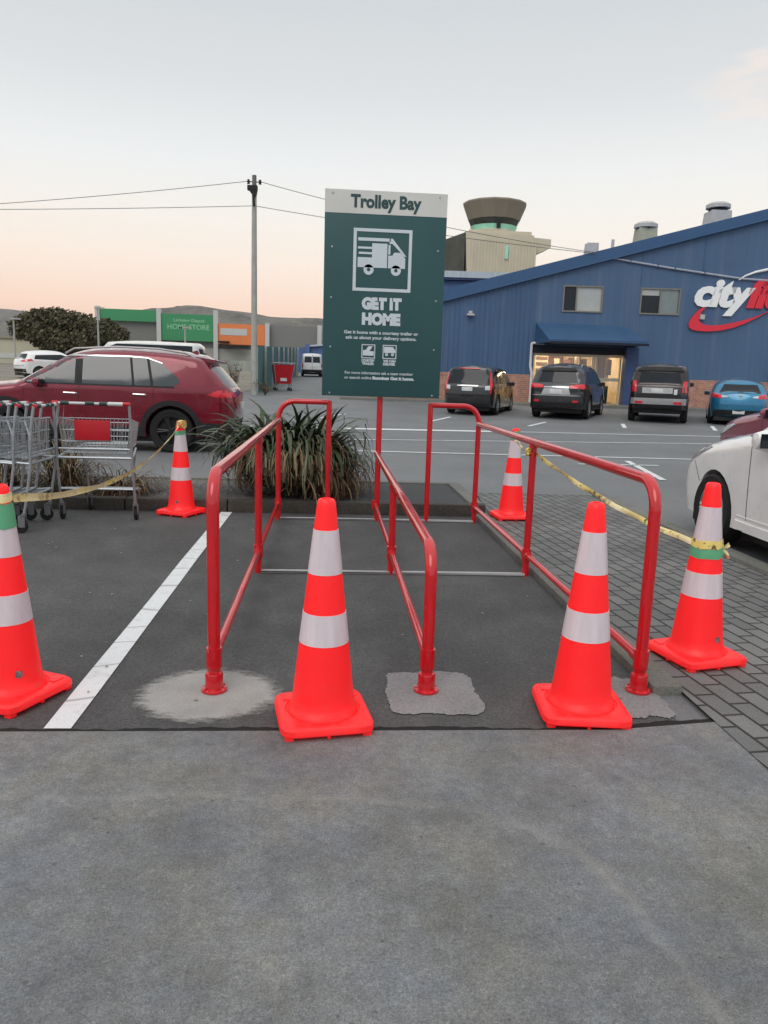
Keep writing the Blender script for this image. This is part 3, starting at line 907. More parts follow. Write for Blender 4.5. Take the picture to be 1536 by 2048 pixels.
def van_icon(mb_, X, Z, s_, y):
    P = lambda q: [(X + a * s_, Z + b_ * s_) for a, b_ in q]
    vflat(mb_, P([(-.52, .44), (.12, .44), (.12, .50), (-.52, .50)]), y)
    vflat(mb_, P([(-.52, -.06), (.06, -.06), (.06, .40), (-.24, .40), (-.24, .33), (-.52, .33), (-.52, .29), (-.24, .29), (-.24, .23), (-.50, .23), (-.50, .19), (-.24, .19), (-.24, .13), (-.52, .13)]), y)
    vflat(mb_, P([(.08, -.06), (.42, -.06), (.42, .13), (.34, .24), (.20, .24), (.16, .18), (.08, .18)]), y)
    vflat(mb_, P([(.10, .40), (.16, .40), (.40, .17), (.44, .17), (.16, .50), (.10, .50)]), y)
    vflat(mb_, P([(.08, .20), (.12, .20), (.12, .38), (.08, .38)]), y)
    vring(mb_, (X - .30 * s_, Z - .10 * s_), .035 * s_, .10 * s_, y); vring(mb_, (X + .24 * s_, Z - .10 * s_), .035 * s_, .10 * s_, y)
t_ = MB()
frame(t_, cx - .285, cx + .245, 2.145, 2.69, .028, FY)
van_icon(t_, cx - .005, 2.38, .46, FY)
t_.build('van_symbol', 'signink', panel, smooth=0, recalc=False)
t_ = MB()
frame(t_, cx - .188, cx - .062, 1.545, 1.672, .008, FY)
vflat(t_, [(cx - .175, 1.57), (cx - .075, 1.57), (cx - .075, 1.61), (cx - .115, 1.61), (cx - .085, 1.655), (cx - .125, 1.655), (cx - .15, 1.62), (cx - .175, 1.62)], FY)
t_.build('trailer_symbol', 'signink', panel, smooth=0, recalc=False)
t_ = MB()
frame(t_, cx + .008, cx + .136, 1.545, 1.672, .008, FY)
vflat(t_, [(cx + .02, 1.60), (cx + .125, 1.60), (cx + .125, 1.625), (cx + .10, 1.655), (cx + .02, 1.655)], FY)
vring(t_, (cx + .045, 1.585), .004, .014, FY, 12); vring(t_, (cx + .10, 1.585), .004, .014, FY, 12)
t_.build('delivery_symbol', 'signink', panel, smooth=0, recalc=False)
for zz in (1.22, 1.64, 2.08, 2.52, 2.98):
    for xx in (SX0 - ox + .07, SX1 - ox - .07):
        t_ = MB(); t_.lathe([(.009, .0), (.009, -.003), (.001, -.004)], 10, (xx, FY, zz), axis='y'); t_.build('panel_screw', 'zinc', panel)

# ================================================================== SHOPPING TROLLEYS
def make_trolley(L=.95, W=.62, HH=1.06, bag=True):
    """handle at y=0 facing -y, basket runs to +y"""
    root = empty('shopping_trolley')
    w = W / 2
    r = .0026
    bk = MB()
    zt, zb, y0, y1 = .93, .62, .06, L
    ztf, zbf = .86, .66
    wt, wf = w * .96, w * .80
    def pt(u, v_, side):      # side panel point: u along length, v up
        y = y0 + (y1 - y0) * u
        top = zt + (ztf - zt) * u; bot = zb + (zbf - zb) * u
        hw = (wt + (wf - wt) * u) * (.88 + .12 * v_)
        return Vector((side * hw, y, bot + (top - bot) * v_))
    nu = int(L / .032)
    for side in (-1, 1):
        for i in range(nu + 1):
            u = i / nu; bk.tube([pt(u, 0, side), pt(u, 1, side)], r, 4, cap=False)
        for v_ in (.0, .33, .66, 1.0):
            bk.tube([pt(0, v_, side), pt(1, v_, side)], r * (1.9 if v_ in (0., 1.) else 1.2), 5, cap=False)
    nx = int(W / .036)
    for i in range(nx + 1):
        s_ = -1 + 2 * i / nx
        for u in (0, 1):
            a = pt(u, 0, 1); b_ = pt(u, 1, 1)
            bk.tube([(a.x * s_, a.y, a.z), (b_.x * s_, b_.y, b_.z)], r, 4, cap=False)
        a = pt(0, 0, 1); b_ = pt(1, 0, 1)
        bk.tube([(a.x * s_, a.y, a.z), (b_.x * s_, b_.y, b_.z)], r, 4, cap=False)
    for u in (0, 1):
        for v_ in (0., .33, .66, 1.):
            a = pt(u, v_, 1); bk.tube([(-a.x, a.y, a.z), (a.x, a.y, a.z)], r * 1.6, 5, cap=False)
    for i in range(5):
        u = (i + .5) / 5; a = pt(u, 0, 1); bk.tube([(-a.x, a.y, a.z), (a.x, a.y, a.z)], r * 1.3, 5, cap=False)
    bk.build('basket', 'zinc', root)
    fr = MB()
    T = .0125
    for s_ in (-1, 1):
        # rear upright: caster to handle with a curved knee
        fr.tube([(s_ * w, .10, .15), (s_ * w, .07, .30), (s_ * w, .03, .55), (s_ * w * .99, .02, .80), (s_ * w * .99, -.01, HH - .05), (s_ * w * .99, -.02, HH)], T, 8)
        # chassis side bar
        fr.tube([(s_ * w, .08, .29), (s_ * w * .9, L * .6, .25), (s_ * w * .66, L * .98, .22)], T, 8)
        fr.tube([(s_ * w, .03, .58), (s_ * w * .92, L * .35, .60), (s_ * w * .8, L * .75, .63)], T * .9, 8)
        fr.tube([(s_ * w * .66, L * .95, .22), (s_ * w * .68, L * .86, .45), (s_ * w * .8, L * .75, .63)], T * .8, 8)
    fr.tube([(-w, .03, .58), (w, .03, .58)], T, 8)
    fr.tube([(-w * .94, .03, .66), (w * .94, .03, .66)], T * .7, 8)
    fr.tube([(-w * .66, L * .98, .22), (w * .66, L * .98, .22)], T, 8)
    fr.tube([(-w, .08, .29), (w, .08, .29)], T * .9, 8)
    fr.tube([(-w, .02, .80), (-w * .96, .06, .93)], T * .7, 6); fr.tube([(w, .02, .80), (w * .96, .06, .93)], T * .7, 6)
    fr.build('frame', 'zinc', root)
    ry = MB()
    for i in range(12):
        x_ = -w * .82 + 2 * w * .82 * i / 11
        ry.tube([(x_, .10, .285), (x_ * .78, L * .95, .225)], r, 4, cap=False)
    for i in range(4):
        y = .14 + (L * .9 - .14) * i / 3
        ry.tube([(-w * .88, y, .28 - .05 * i / 3), (w * .88, y, .28 - .05 * i / 3)], r, 4, cap=False)
    ry.build('lower_rack', 'zinc', root)
    # handle with coloured sleeves
    hb = MB(); hb.tube([(-w * .99, -.02, HH), (w * .99, -.02, HH)], .012, 10)
    handle = hb.build('handle', 'plastic_white', root)
    W9 = w * .99
    for a, b_, mt in ((-1.02, -.86, 'plastic_red'), (-.80, -.58, 'plastic_dark'), (-.15, .08, 'plastic_dark'), (.22, .42, 'plastic_dark'), (.45, .84, 'plastic_white'), (.84, 1.02, 'plastic_red')):
        g_ = MB(); g_.tube([(a * W9, -.02, HH), (b_ * W9, -.02, HH)], .0175, 12); g_.build('grip_sleeve', mt, handle)
    if bag:
        sp = MB(); sp.box(-w * .52, w * .42, .035, .045, .735, .915)
        sp.build('child_seat_flap', 'plastic_red', root, bevel=.006)
    for (x_, y) in ((-w, .10), (w, .10), (-w * .66, L * .95), (w * .66, L * .95)):
        c_ = MB()
        c_.tube([(x_, y, .15), (x_, y, .17)], .02, 10)
        c_.box(x_ - .021, x_ - .015, y - .01, y + .045, .05, .15); c_.box(x_ + .015, x_ + .021, y - .01, y + .045, .05, .15)
        c_.box(x_ - .021, x_ + .021, y - .012, y + .03, .135, .152)
        fk = c_.build('castor', 'castor', root, bevel=.002)
        t2 = MB(); n = 20; vs = []; fs = []
        for dx, rr in ((-.013, .05), (-.013, .056), (.013, .056), (.013, .05)):
            pass
        t2.lathe([(.02, -.013), (.053, -.013), (.058, -.008), (.058, .008), (.053, .013), (.02, .013)], 20, (0, 0, 0), axis='y')
        t2.v = [(x_ + b2, y + .03 + a2, .058 + c2) for a2, b2, c2 in t2.v]
        t2.build('castor_wheel', 'tyre', fk)
    return root
TG = 'wire shopping trolleys by the left cones'
tr = make_trolley(.62, .655, 1.065)
tr.location = (-2.10, 6.86, .004); tr.rotation_euler = (0, 0, R(1.5))
tag(tr, 'wire trolley with its red seat flap facing out, at the right end of the trolleys', 'shopping trolley', TG)
nest = make_trolley(.90, .58, 1.05, bag=False)
labs = ['nested wire trolley nearest the tape, touching the red flap trolley', 'nested wire trolley second in from the red flap trolley',
        'nested wire trolley third in from the red flap trolley', 'nested wire trolley fourth along, cut by the photo edge']
for i in range(4):
    o = nest if i == 0 else copy_tree(nest)
    o.location = (-2.42 - .135 * i, 6.62 - .010 * i, .004 + .001 * i); o.rotation_euler = (0, 0, R(90 + (0, 1, -1.5, 1)[i]))
    tag(o, labs[i], 'shopping trolley', TG)

# ================================================================== PLANTS
def blades(mb_, n, cx_, cy_, z0, L0, L1, w0, spread, el0, el1, droop, seed, mats, rb=.2, az=None):
    r_ = random.Random(seed); zmin = -.05
    for i in range(n):
        a = r_.uniform(0, 2 * PI) if az is None else r_.uniform(*az)
        rr = rb * math.sqrt(r_.random())
        p = Vector((cx_ + rr * math.cos(a + r_.uniform(-1, 1)), cy_ + rr * math.sin(a + r_.uniform(-1, 1)), z0 + r_.uniform(0, .04)))
        el = r_.uniform(el0, el1); L = r_.uniform(L0, L1); w = w0 * r_.uniform(.6, 1.15)
        seg = 8; dr = droop * r_.uniform(.4, 1.6) / seg; da = r_.uniform(-.5, .5) / seg
        kink = r_.randrange(3, seg) if r_.random() < .35 else 99
        mi = r_.choice(mats)
        side = Vector((-math.sin(a), math.cos(a), r_.uniform(-.25, .25))).normalized()
        vs = []; fs = []
        for k in range(seg + 1):
            ww = w * (1 - (k / seg) ** 2.2) * (.75 + .25 * min(1, k / 2)) / 2 + .0006
            vs += [p - side * ww, p + side * ww]
            d = Vector((math.cos(a) * math.cos(el), math.sin(a) * math.cos(el), math.sin(el)))
            p = p + d * L / seg
            if p.z < zmin: p.z = zmin + r_.uniform(0, .02)
            el -= dr * (1 + k * .35) + (1.1 if k == kink else 0); a += da
        for k in range(seg):
            fs.append((2 * k, 2 * k + 1, 2 * k + 3, 2 * k + 2))
        mb_.add(vs, fs, mi)
leafm = [simple('leaf_dark_green', (.022, .034, .016), .5, var=.35, vscale=3), simple('leaf_green', (.052, .080, .030), .45, var=.3, vscale=3),
         simple('leaf_olive_grey', (.13, .145, .085), .5, var=.3, vscale=3), simple('leaf_dead_tan', (.24, .17, .095), .8, var=.35, vscale=4),
         simple('leaf_dead_brown', (.085, .045, .024), .85, var=.35, vscale=4)]
FXC = (-.40, 8.28)
root = empty('flax_bush', (FXC[0], FXC[1], .09), 0, 'big untidy flax clump with drooping dead leaves behind the left rail', 'bush')
g_ = MB()
for k, (dx, dy, nn) in enumerate(((-.30, -.02, 170), (.02, .06, 190), (.26, -.06, 150), (-.12, -.18, 120))):
    blades(g_, nn, dx, dy, .25, .62, 1.05, .068, 1, .75, 1.5, 1.25, 40 + k, [0, 0, 0, 1, 1, 2], .14)
blades(g_, 280, .05, 0, .25, .45, .80, .058, 1, .40, 1.1, 2.0, 12, [0, 0, 0, 1, 2], .34)
g_.build('green_leaves', leafm, root, smooth=0, recalc=False)
g_ = MB(); blades(g_, 620, .03, 0, .35, .6, 1.0, .028, 1, -.2, .8, 3.6, 13, [3, 4, 4, 4, 0], .40)
blades(g_, 300, 0, 0, .55, .75, 1.15, .016, 1, .1, .7, 4.6, 15, [3, 2, 3], .42)
blades(g_, 420, .05, 0, .30, .65, 1.12, .026, 1, .0, .6, 2.4, 14, [3, 3, 4], .34, (-1.2, .5))
blades(g_, 120, 0, 0, .30, .45, .7, .026, 1, .0, .6, 3.2, 16, [3, 4, 4], .36, (2.7, 4.2))
blades(g_, 170, 0, -.25, .45, .7, 1.05, .014, 1, .0, .5, 5.0, 18, [3, 2, 3], .36, (-2.2, -.9))
g_.build('dead_leaves', leafm, root, smooth=0, recalc=False)
g_ = MB(); g_.lathe([(.01, .0), (.30, .0), (.30, .15), (.22, .34), (.08, .46), (.01, .48)], 14)
g_.build('dark_core', leafm[0], root)  # added dark solid standing in for the shade inside the clump
# tussocks behind the trolleys
def tussock(x, y, s_, seed, lab, up=False):
    root = empty('tussock_plant', (x, y, .09), 0, lab, 'plant', 'straggly plants in the planting strip')
    g = MB()
    if up:
        blades(g, 110, 0, 0, 0, .7 * s_, 1.15 * s_, .016, 1, .9, 1.5, .9, seed, [1, 3, 3, 4, 2], .12)
    blades(g, 260, 0, 0, 0, .35 * s_, .85 * s_, .014, 1, .2, 1.3, 1.9, seed + 1, [4, 4, 3, 0], .16)
    g.build('foliage', leafm, root, smooth=0, recalc=False)
tussock(-2.78, 8.05, .95, 31, 'tall straggly brown plant behind the nested trolleys', True)
tussock(-2.15, 8.0, .78, 35, 'low brown tussock below the red flap trolley')
tussock(-3.45, 8.1, .9, 37, 'tussock with tan leaves at the left photo edge', True)

# ================================================================== BLUE GYM BUILDING
MATS['fascia'] = simple('blue_fascia', (.040, .105, .225), .4, var=.08)
MATS['awning'] = simple('awning_blue', (.038, .095, .195), .5, var=.1, vscale=1.5)
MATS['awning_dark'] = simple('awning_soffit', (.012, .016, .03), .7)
MATS['reveal'] = simple('dark_blue_reveal', (.045, .08, .19), .5)
MATS['winframe'] = simple('window_frame_grey', (.22, .21, .18), .5)
MATS['blind'] = simple('window_blind_pale', (.42, .44, .42), .2, var=.1, coat=1, vscale=2)
MATS['greenpane'] = simple('window_pane_grey_green', (.16, .20, .19), .08, ior=2.0)
MATS['warmwall'] = simple('foyer_wall', (.62, .48, .30), .8, var=.15)
MATS['foyerfloor'] = simple('foyer_floor', (.25, .20, .15), .5)
MATS['brownart'] = simple('foyer_brown_panel', (.22, .10, .045), .6, var=.5, vscale=2)
MATS['creampanel'] = simple('foyer_cream_panel', (.66, .57, .42), .6, var=.2)
MATS['foyerlamp'] = simple('foyer_lamp', (.9, .8, .6), .5, emit=(1, .80, .54, 36.))
MATS['ventcream'] = simple('vent_cream', (.42, .42, .32), .6)
MATS['ventwhite'] = simple('vent_white', (.50, .50, .49), .5)
MATS['logowhite'] = simple('wall_letter_white', (.93, .94, .93), .45, var=.03)
MATS['logored'] = simple('wall_letter_red', (.78, .035, .06), .45, var=.03)
BZ = .40
bld = empty('gym_building', (8.5, 33.5, BZ), -.075, 'blue corrugated building with a sloping roofline, awning and red and white wall lettering', 'building')
def roofz(u):
    return (5.01 + (u + 3.71) * .2743 if u <= 14 else 9.87 - (u - 14) * .2743) - BZ
def slab(mb_, u0, u1, z0, z1, y0=0., y1=.25):
    a, b_ = (roofz(u0) if z1 is None else z1), (roofz(u1) if z1 is None else z1)
    mb_.prism([(u0, z0), (u1, z0), (u1, b_), (u0, a)], y0, y1)
w_ = MB(); slab(w_, -7, .44, 0, None)
# profiled sheet ribs stand proud of the cladding
u = -6.95
while u < .40:
    w_.prism([(u, 1.30), (u + .05, 1.30), (u + .05, roofz(u + .05) - .25), (u, roofz(u) - .25)], -.022, .0)
    u += .19
w_.build('ribbed_wall', 'blue_cladding', bld, smooth=0)
w_ = MB()
slab(w_, .441, 1.55, 2.45, None); slab(w_, 1.551, 3.30, 2.45, 4.46 - BZ); slab(w_, 1.551, 3.30, 5.59 - BZ, None)
slab(w_, 3.301, 4.45, 2.45, None); slab(w_, 4.451, 4.93, 0, None)
slab(w_, 4.931, 6.68, 0, 4.46 - BZ); slab(w_, 4.931, 6.68, 5.59 - BZ, None); slab(w_, 6.681, 14, 0, None); slab(w_, 14.001, 34, 0, None)
w_.build('front_wall', 'blue_panel', bld, smooth=0)
for uu, zz0 in ((7.55, 6.2), (10.9, 1.4), (-.0 + 4.9, 5.7)):
    s_ = MB(); s_.box(uu - .02, uu + .02, -.012, -.002, zz0 - BZ, roofz(uu) - .3); s_.build('sheet_joint', 'fascia', bld, smooth=0)
w_ = MB()
w_.box(-7, -6.8, .251, 15, 0, roofz(-7)); w_.box(33.8, 34, .251, 15, 0, roofz(34)); w_.prism([(-7, 0), (34, 0), (34, roofz(34)), (14, roofz(14)), (-7, roofz(-7))], 15.01, 15.2)
w_.build('side_wall', 'blue_cladding', bld, smooth=0)
rf = MB()
for (ua, ub) in ((-7.3, 14), (14.001, 34.3)):
    rf.prism([(ua, roofz(ua) + .02), (ub, roofz(ub) + .02), (ub, roofz(ub) + .12), (ua, roofz(ua) + .12)], -.05, 15.4)
roof = rf.build('roof', 'fascia', bld, smooth=0)
bg_ = MB()
for (ua, ub) in ((-7.4, 14), (14.001, 34.4)):
    bg_.prism([(ua, roofz(ua) - .26), (ub, roofz(ub) - .26), (ub, roofz(ub) + .15), (ua, roofz(ua) + .15)], -.20, -.055)
bg_.build('barge_board', 'fascia', bld, smooth=0, bevel=.05)
bb = MB()
for a, b_ in ((-7.02, .40), (6.9, 34)):
    bb.box(a, b_, -.13, -.03, -.3, 1.30)
bb.build('brick_base', 'red_brick', bld, smooth=0)
# roof vents (a few metres behind the front wall)
def vent(u, wid, z0, z1, mat, capz, capw, d=4.0):
    v_ = MB(); hw = wid / 2
    v_.prism([(u - hw * 1.25, roofz(u) - .3), (u + hw * 1.25, roofz(u) - .3), (u + hw, z1 - BZ), (u - hw, z1 - BZ)], d - hw, d + hw)
    o = v_.build('roof_vent', mat, bld, bevel=.02)
    if capw:
        c_ = MB()
        c_.lathe([(capw * .38, z1 - BZ - .02), (capw * .38, z1 - BZ + .12)], 20, (u, d, 0))
        c_.build('vent_neck', 'black', o)
        c_ = MB()
        c_.lathe([(.01, capz - BZ - .26), (capw * .5, capz - BZ - .26), (capw * .5, capz - BZ - .1), (capw * .36, capz - BZ), (.01, capz - BZ)], 20, (u, d, 0))
        c_.build('vent_cap', 'ventwhite', o)
vent(3.64, .52, 7, 8.03, 'ventwhite', 0, 0); vent(4.65, .10, 7.5, 8.25, 'ventwhite', 0, 0)
vent(6.18, .82, 7.6, 8.78, 'ventcream', 9.09, 1.1); vent(9.55, .92, 8.5, 9.66, 'ventwhite', 10.08, 1.12)
# windows
def window(u0, u1, z0, z1, split, pa, pb, blind=None):
    f_ = MB(); z0 -= BZ; z1 -= BZ; t = .06
    f_.box(u0, u1, -.03, .10, z1 - t, z1); f_.box(u0, u1, -.05, .10, z0, z0 + t)
    f_.box(u0, u0 + t, -.03, .10, z0 + t + .001, z1 - t - .001); f_.box(u1 - t, u1, -.03, .10, z0 + t + .001, z1 - t - .001)
    us = u0 + (u1 - u0) * split
    f_.box(us - .03, us + .03, -.02, .09, z0 + t + .001, z1 - t - .001)
    o = f_.build('window', 'winframe', bld, smooth=0)
    for a, b_, mt in ((u0 + t + .001, us - .031, pa), (us + .031, u1 - t - .001, pb)):
        p_ = MB(); p_.box(a, b_, .045, .06, z0 + t, z1 - t); p_.build('pane', mt, o, smooth=0)
    if blind:
        p_ = MB(); p_.box(u0 + t + .01, us - .04, .035, .043, z1 - t - blind, z1 - t - .005); p_.build('blind', 'blind', o, smooth=0)
window(1.55, 3.30, 4.46, 5.59, .34, 'dark_glass', 'blind')
window(4.93, 6.68, 4.46, 5.59, .50, 'dark_glass', 'greenpane', .26)
# awning
aw = MB()
A0, A1 = (.45, 3.97 - BZ), (4.42, 3.90 - BZ); B0, B1 = (.80, 3.20 - BZ), (5.03, 3.24 - BZ)
vs = [(A0[0], -.005, A0[1]), (A1[0], -.005, A1[1]), (B1[0], -1.3, B1[1]), (B0[0], -1.3, B0[1]), (.42, -.005, 3.05 - BZ), (4.9, -.005, 3.05 - BZ), (5.03, -1.3, 3.10 - BZ), (.80, -1.3, 3.08 - BZ)]
aw.add(vs, [(0, 1, 2, 3), (3, 2, 6, 7), (0, 3, 7, 4), (1, 5, 6, 2)])
o = aw.build('awning', 'awning', bld, smooth=0)
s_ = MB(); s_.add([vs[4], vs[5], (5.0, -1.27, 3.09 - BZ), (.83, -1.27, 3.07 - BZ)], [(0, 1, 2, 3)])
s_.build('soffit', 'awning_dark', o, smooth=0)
s_ = MB(); s_.box(.84, 5.06, -1.335, -1.302, 3.03 - BZ, 3.13 - BZ); s_.build('front_edge', 'awning_dark', o, smooth=0)
# foyer behind the glass
fy = MB()
fy.box(.2, 4.9, 5.0, 5.1, 0, 2.6); fy.box(.1, .2, .26, 5.1, 0, 2.6); fy.box(4.9, 5.0, .26, 5.1, 0, 2.6); fy.box(.2, 4.9, .26, 5.0, 2.46, 2.6)
foyer = fy.build('foyer', 'warmwall', bld, smooth=0)
f_ = MB(); f_.box(.2, 4.9, .26, 5.0, -.05, .06); f_.build('foyer_floor', 'foyerfloor', foyer, smooth=0)
for uu in (1.2, 2.6, 4.0):
    for dd in (1.4, 3.4):
        l_ = MB(); l_.box(uu - .5, uu + .5, dd - .12, dd + .12, 2.42, 2.45); l_.build('ceiling_lamp', 'foyerlamp', foyer, smooth=0)
for (u0, u1, z0, z1, d, mt) in ((.95, 1.55, .5, 2.3, 2.2, 'creampanel'), (1.75, 2.5, 1.3, 2.3, 3.2, 'brownart'), (2.75, 3.2, 1.4, 2.2, 3.2, 'brownart'), (3.35, 4.15, 1.1, 2.35, 1.2, 'creampanel'), (3.6, 3.95, 1.25, 2.2, 1.14, 'brownart'), (1.0, 1.5, 1.5, 1.62, 2.14, 'brownart'), (1.0, 1.5, 1.8, 1.92, 2.14, 'brownart'), (1.0, 1.5, 2.06, 2.18, 2.14, 'brownart'), (1.6, 3.2, .06, 1.1, 2.4, 'brownart'), (1.72, 1.95, 1.5, 2.1, 1.6, 'creampanel'), (2.05, 2.45, 1.35, 2.05, 1.5, 'brownart'), (2.62, 2.72, .1, 2.2, 1.4, 'creampanel'), (2.85, 3.15, 1.5, 2.1, 1.3, 'brownart'), (3.45, 3.55, 1.3, 2.1, .9, 'winframe'), (3.75, 3.85, 1.3, 2.1, .9, 'brownart'), (4.0, 4.2, 1.4, 2.1, .95, 'brownart'), (3.5, 4.1, .1, .9, .9, 'plastic_dark')):
    p_ = MB(); p_.box(u0, u1, d, d + .05, z0, z1); p_.build('wall_panel', mt, foyer, smooth=0)
m, t, b = nodes_of('shopfront_glass')
tb = N(t, 'ShaderNodeBsdfTransparent'); tb.inputs[0].default_value = (.93, .95, .94, 1)
gb = N(t, 'ShaderNodeBsdfGlossy'); gb.inputs['Roughness'].default_value = .02
ms = N(t, 'ShaderNodeMixShader'); ms.inputs[0].default_value = .10
t.links.new(tb.outputs[0], ms.inputs[1]); t.links.new(gb.outputs[0], ms.inputs[2])
t.links.new(ms.outputs[0], t.nodes['Material Output'].inputs[0])
MATS['shopglass'] = m
d_ = MB()
for uu in (.46, 1.75, 2.55, 3.3, 4.35):
    d_.box(uu - .035, uu + .035, .10, .18, 0, 2.15)
d_.box(.44, 4.44, .09, .17, 2.16, 2.25); d_.box(3.34, 4.31, .11, .17, 1.12, 1.26)
en = d_.build('entrance', simple('door_frame_cream', (.55, .50, .40), .5), bld, smooth=0)
g_ = MB(); g_.box(.47, 4.33, .135, .142, .03, 2.20); g_.build('glass', 'shopglass', en, smooth=0)
h_ = MB(); h_.box(.30, 4.45, -.02, .20, 2.26, 2.60); h_.build('entrance_header', 'awning_dark', en, smooth=0)
r_ = MB(); r_.box(4.452, 4.99, -.30, -.002, 0, 2.62); r_.build('entrance_pier', 'reveal', bld, smooth=0)
# wall lettering
t_ = MB()
vs, fs = text_mb('city', 1.58, .075, .22, 1., 'LEFT', .93)
x0 = min(q[0] for q in vs); x1 = max(q[0] for q in vs); k = 2.62 / (x1 - x0)
zz = [q[2] for q in vs]
t_.add([((q[0] - x0) * k + 7.27, -.10, (q[2]) * 1.0 + 4.93 - BZ) for q in vs], fs)
o = t_.build('white_lettering', 'logowhite', bld, smooth=0, recalc=False)
md = o.modifiers.new('thick', 'SOLIDIFY'); md.thickness = .07; md.offset = -1
t_ = MB()
vs, fs = text_mb('fitness', 1.58, .075, .22, 1., 'LEFT', .93)
x0 = min(q[0] for q in vs)
t_.add([((q[0] - x0) * k + 9.55, -.10, (q[2]) * 1.0 + 4.93 - BZ) for q in vs], fs)
o = t_.build('red_lettering', 'logored', bld, smooth=0, recalc=False)
md = o.modifiers.new('thick', 'SOLIDIFY'); md.thickness = .07; md.offset = -1
sw = [(7.66, 4.83), (7.52, 4.72), (7.33, 4.52), (7.18, 4.30), (7.12, 4.10), (7.16, 3.95), (7.30, 3.86), (7.55, 3.82), (8.0, 3.81), (8.56, 3.87), (9.1, 4.01), (9.61, 4.22), (10.1, 4.48), (10.56, 4.78), (11.2, 5.2),
      (10.56, 4.70 + .04), (10.05, 4.52), (9.55, 4.35), (9.0, 4.20), (8.5, 4.10), (8.05, 4.07), (7.78, 4.10), (7.63, 4.17), (7.55, 4.28), (7.56, 4.45), (7.62, 4.63), (7.78, 4.80)]
t_ = MB(); t_.prism([(a, b_ - BZ) for a, b_ in sw], -.10, -.03); t_.build('red_swoosh', 'logored', bld, smooth=0)
arcp = [(9.10, 6.02), (9.35, 6.20), (9.8, 6.38), (10.4, 6.52), (11.2, 6.62), (12.2, 6.66)]
t_ = MB(); t_.tube([(a, -.09, b_ - BZ) for a, b_ in arcp], [.02, .035, .05, .06, .06, .03], 8); t_.build('white_arc', 'logowhite', bld)
# services on the wall
t_ = MB(); pts = [(2.75, 6.90), (4.3, 6.66), (6.2, 6.42), (7.8, 6.24), (9.25, 6.08), (12, 5.98)]
t_.tube([(a, -.07, b_ - BZ) for a, b_ in pts], .045, 8)
o = t_.build('cable_conduit', simple('conduit_grey', (.40, .43, .50), .5), bld)
for uu, zz in ((4.35, 6.65), (5.55, 6.50), (6.3, 6.41), (7.6, 6.26)):
    b_ = MB(); b_.box(uu - .02, uu + .02, -.125, -.003, zz - BZ - .08, zz - BZ + .10); b_.build('conduit_clip', 'fascia', o, smooth=0)
t_ = MB(); t_.tube([(.85, -.10, 3.08 - BZ)] + bend((.62, -.10, 3.08 - BZ), (.30, -.10, 3.08 - BZ), (.30, -.10, 1.0), .08, 5) + [(.30, -.10, 1.7), (.36, -.19, 1.38), (.36, -.19, .02)], .055, 10)
t_.build('downpipe', 'plastic_white', bld)
l_ = MB(); l_.box(-2.62, -2.30, -.26, -.003, 4.16 - BZ, 4.24 - BZ); l_.box(-2.54, -2.38, -.14, -.023, 4.26 - BZ, 4.36 - BZ)
l_.build('wall_lamp', 'ventwhite', bld, smooth=0)
l_ = MB(); l_.box(7.58, 7.78, -.14, -.02, 4.32 - BZ, 4.52 - BZ); l_.build('wall_box', 'ventwhite', bld, smooth=0)
fp = MB(); M_ = Matrix.Translation((8.5, 33.5, 0)) @ Matrix.Rotation(-.075, 4, 'Z')
fp.box(-8, 34, -1.7, -.04, .1, .50, M=M_); tag(fp.build('footpath', 'kerb_concrete', bevel=.02), kind='structure')

# blue shed with the pale roof further back
sh = empty('rear_shed', (9.9, 52, gz(52)), -.075, 'blue shed with a pale grey roof edge rising behind the gym roofline', 'building')
z_ = gz(52)
w_ = MB(); w_.box(-6.5, 22, .5, 20, 0, 8.0 - z_); w_.build('wall', 'shed_blue', sh, smooth=0)
w_ = MB(); w_.box(-6.8, 22.3, .1, 20.3, 8.02 - z_, 8.15 - z_); w_.build('gutter', 'reveal', sh, smooth=0)
w_ = MB(); w_.prism([(-6.9, 8.16 - z_), (22.4, 8.16 - z_), (22.4, 8.58 - z_), (-6.9, 8.58 - z_)], .0, 20.4); w_.build('roof', 'pale_roof', sh, smooth=0)

# ================================================================== CONTROL TOWER
MATS['twbeige'] = simple('tower_beige', (.60, .54, .41), .8, var=.08, vscale=.4)
MATS['twtaupe'] = simple('tower_taupe', (.25, .215, .165), .6, var=.08, vscale=.3)
MATS['twgreen'] = simple('tower_green_glass', (.38, .80, .62), .2, var=.25, vscale=.5)
MATS['twdark'] = simple('tower_dark_glass', (.05, .055, .045), .15, var=.4, vscale=.6)
TX, TY = 22.45, 110; tz = gz(110)
tw = empty('control_tower', (TX, TY, tz), 0, 'beige airport control tower with a flared taupe cab above the gym roof', 'tower')
b_ = MB(); n = 14
b_.lathe([(3.62, 23.42), (4.48, 25.55), (4.42, 25.75), (2.6, 26.05), (.01, 26.12)], n, (0, 0, -tz)); b_.lathe([(3.62, 23.42), (3.5, 23.40), (2.9, 23.40)], n, (0, 0, -tz))
b_.build('cab_roof', 'twtaupe', tw, smooth=0)
b_ = MB(); b_.lathe([(3.60, 23.38), (3.20, 22.55)], n, (0, 0, -tz)); cab = b_.build('cab_upper_glazing', 'twdark', tw, smooth=0)
b_ = MB(); b_.lathe([(3.34, 22.62), (3.05, 22.0), (2.7, 21.98)], n, (0, 0, -tz)); b_.build('cab_green_glazing', 'twgreen', tw, smooth=0)
b_ = MB(); b_.box(-.25, .25, -3.45, -3.2, 22.0 - tz, 23.0 - tz); b_.build('cab_mullion', 'black', tw, smooth=0)
b_ = MB(); b_.lathe([(3.0, 22.1), (3.1, 21.9), (2.9, 21.5), (3.6, 21.45), (3.7, 21.1), (3.7, 20.5)], n, (0, 0, -tz))
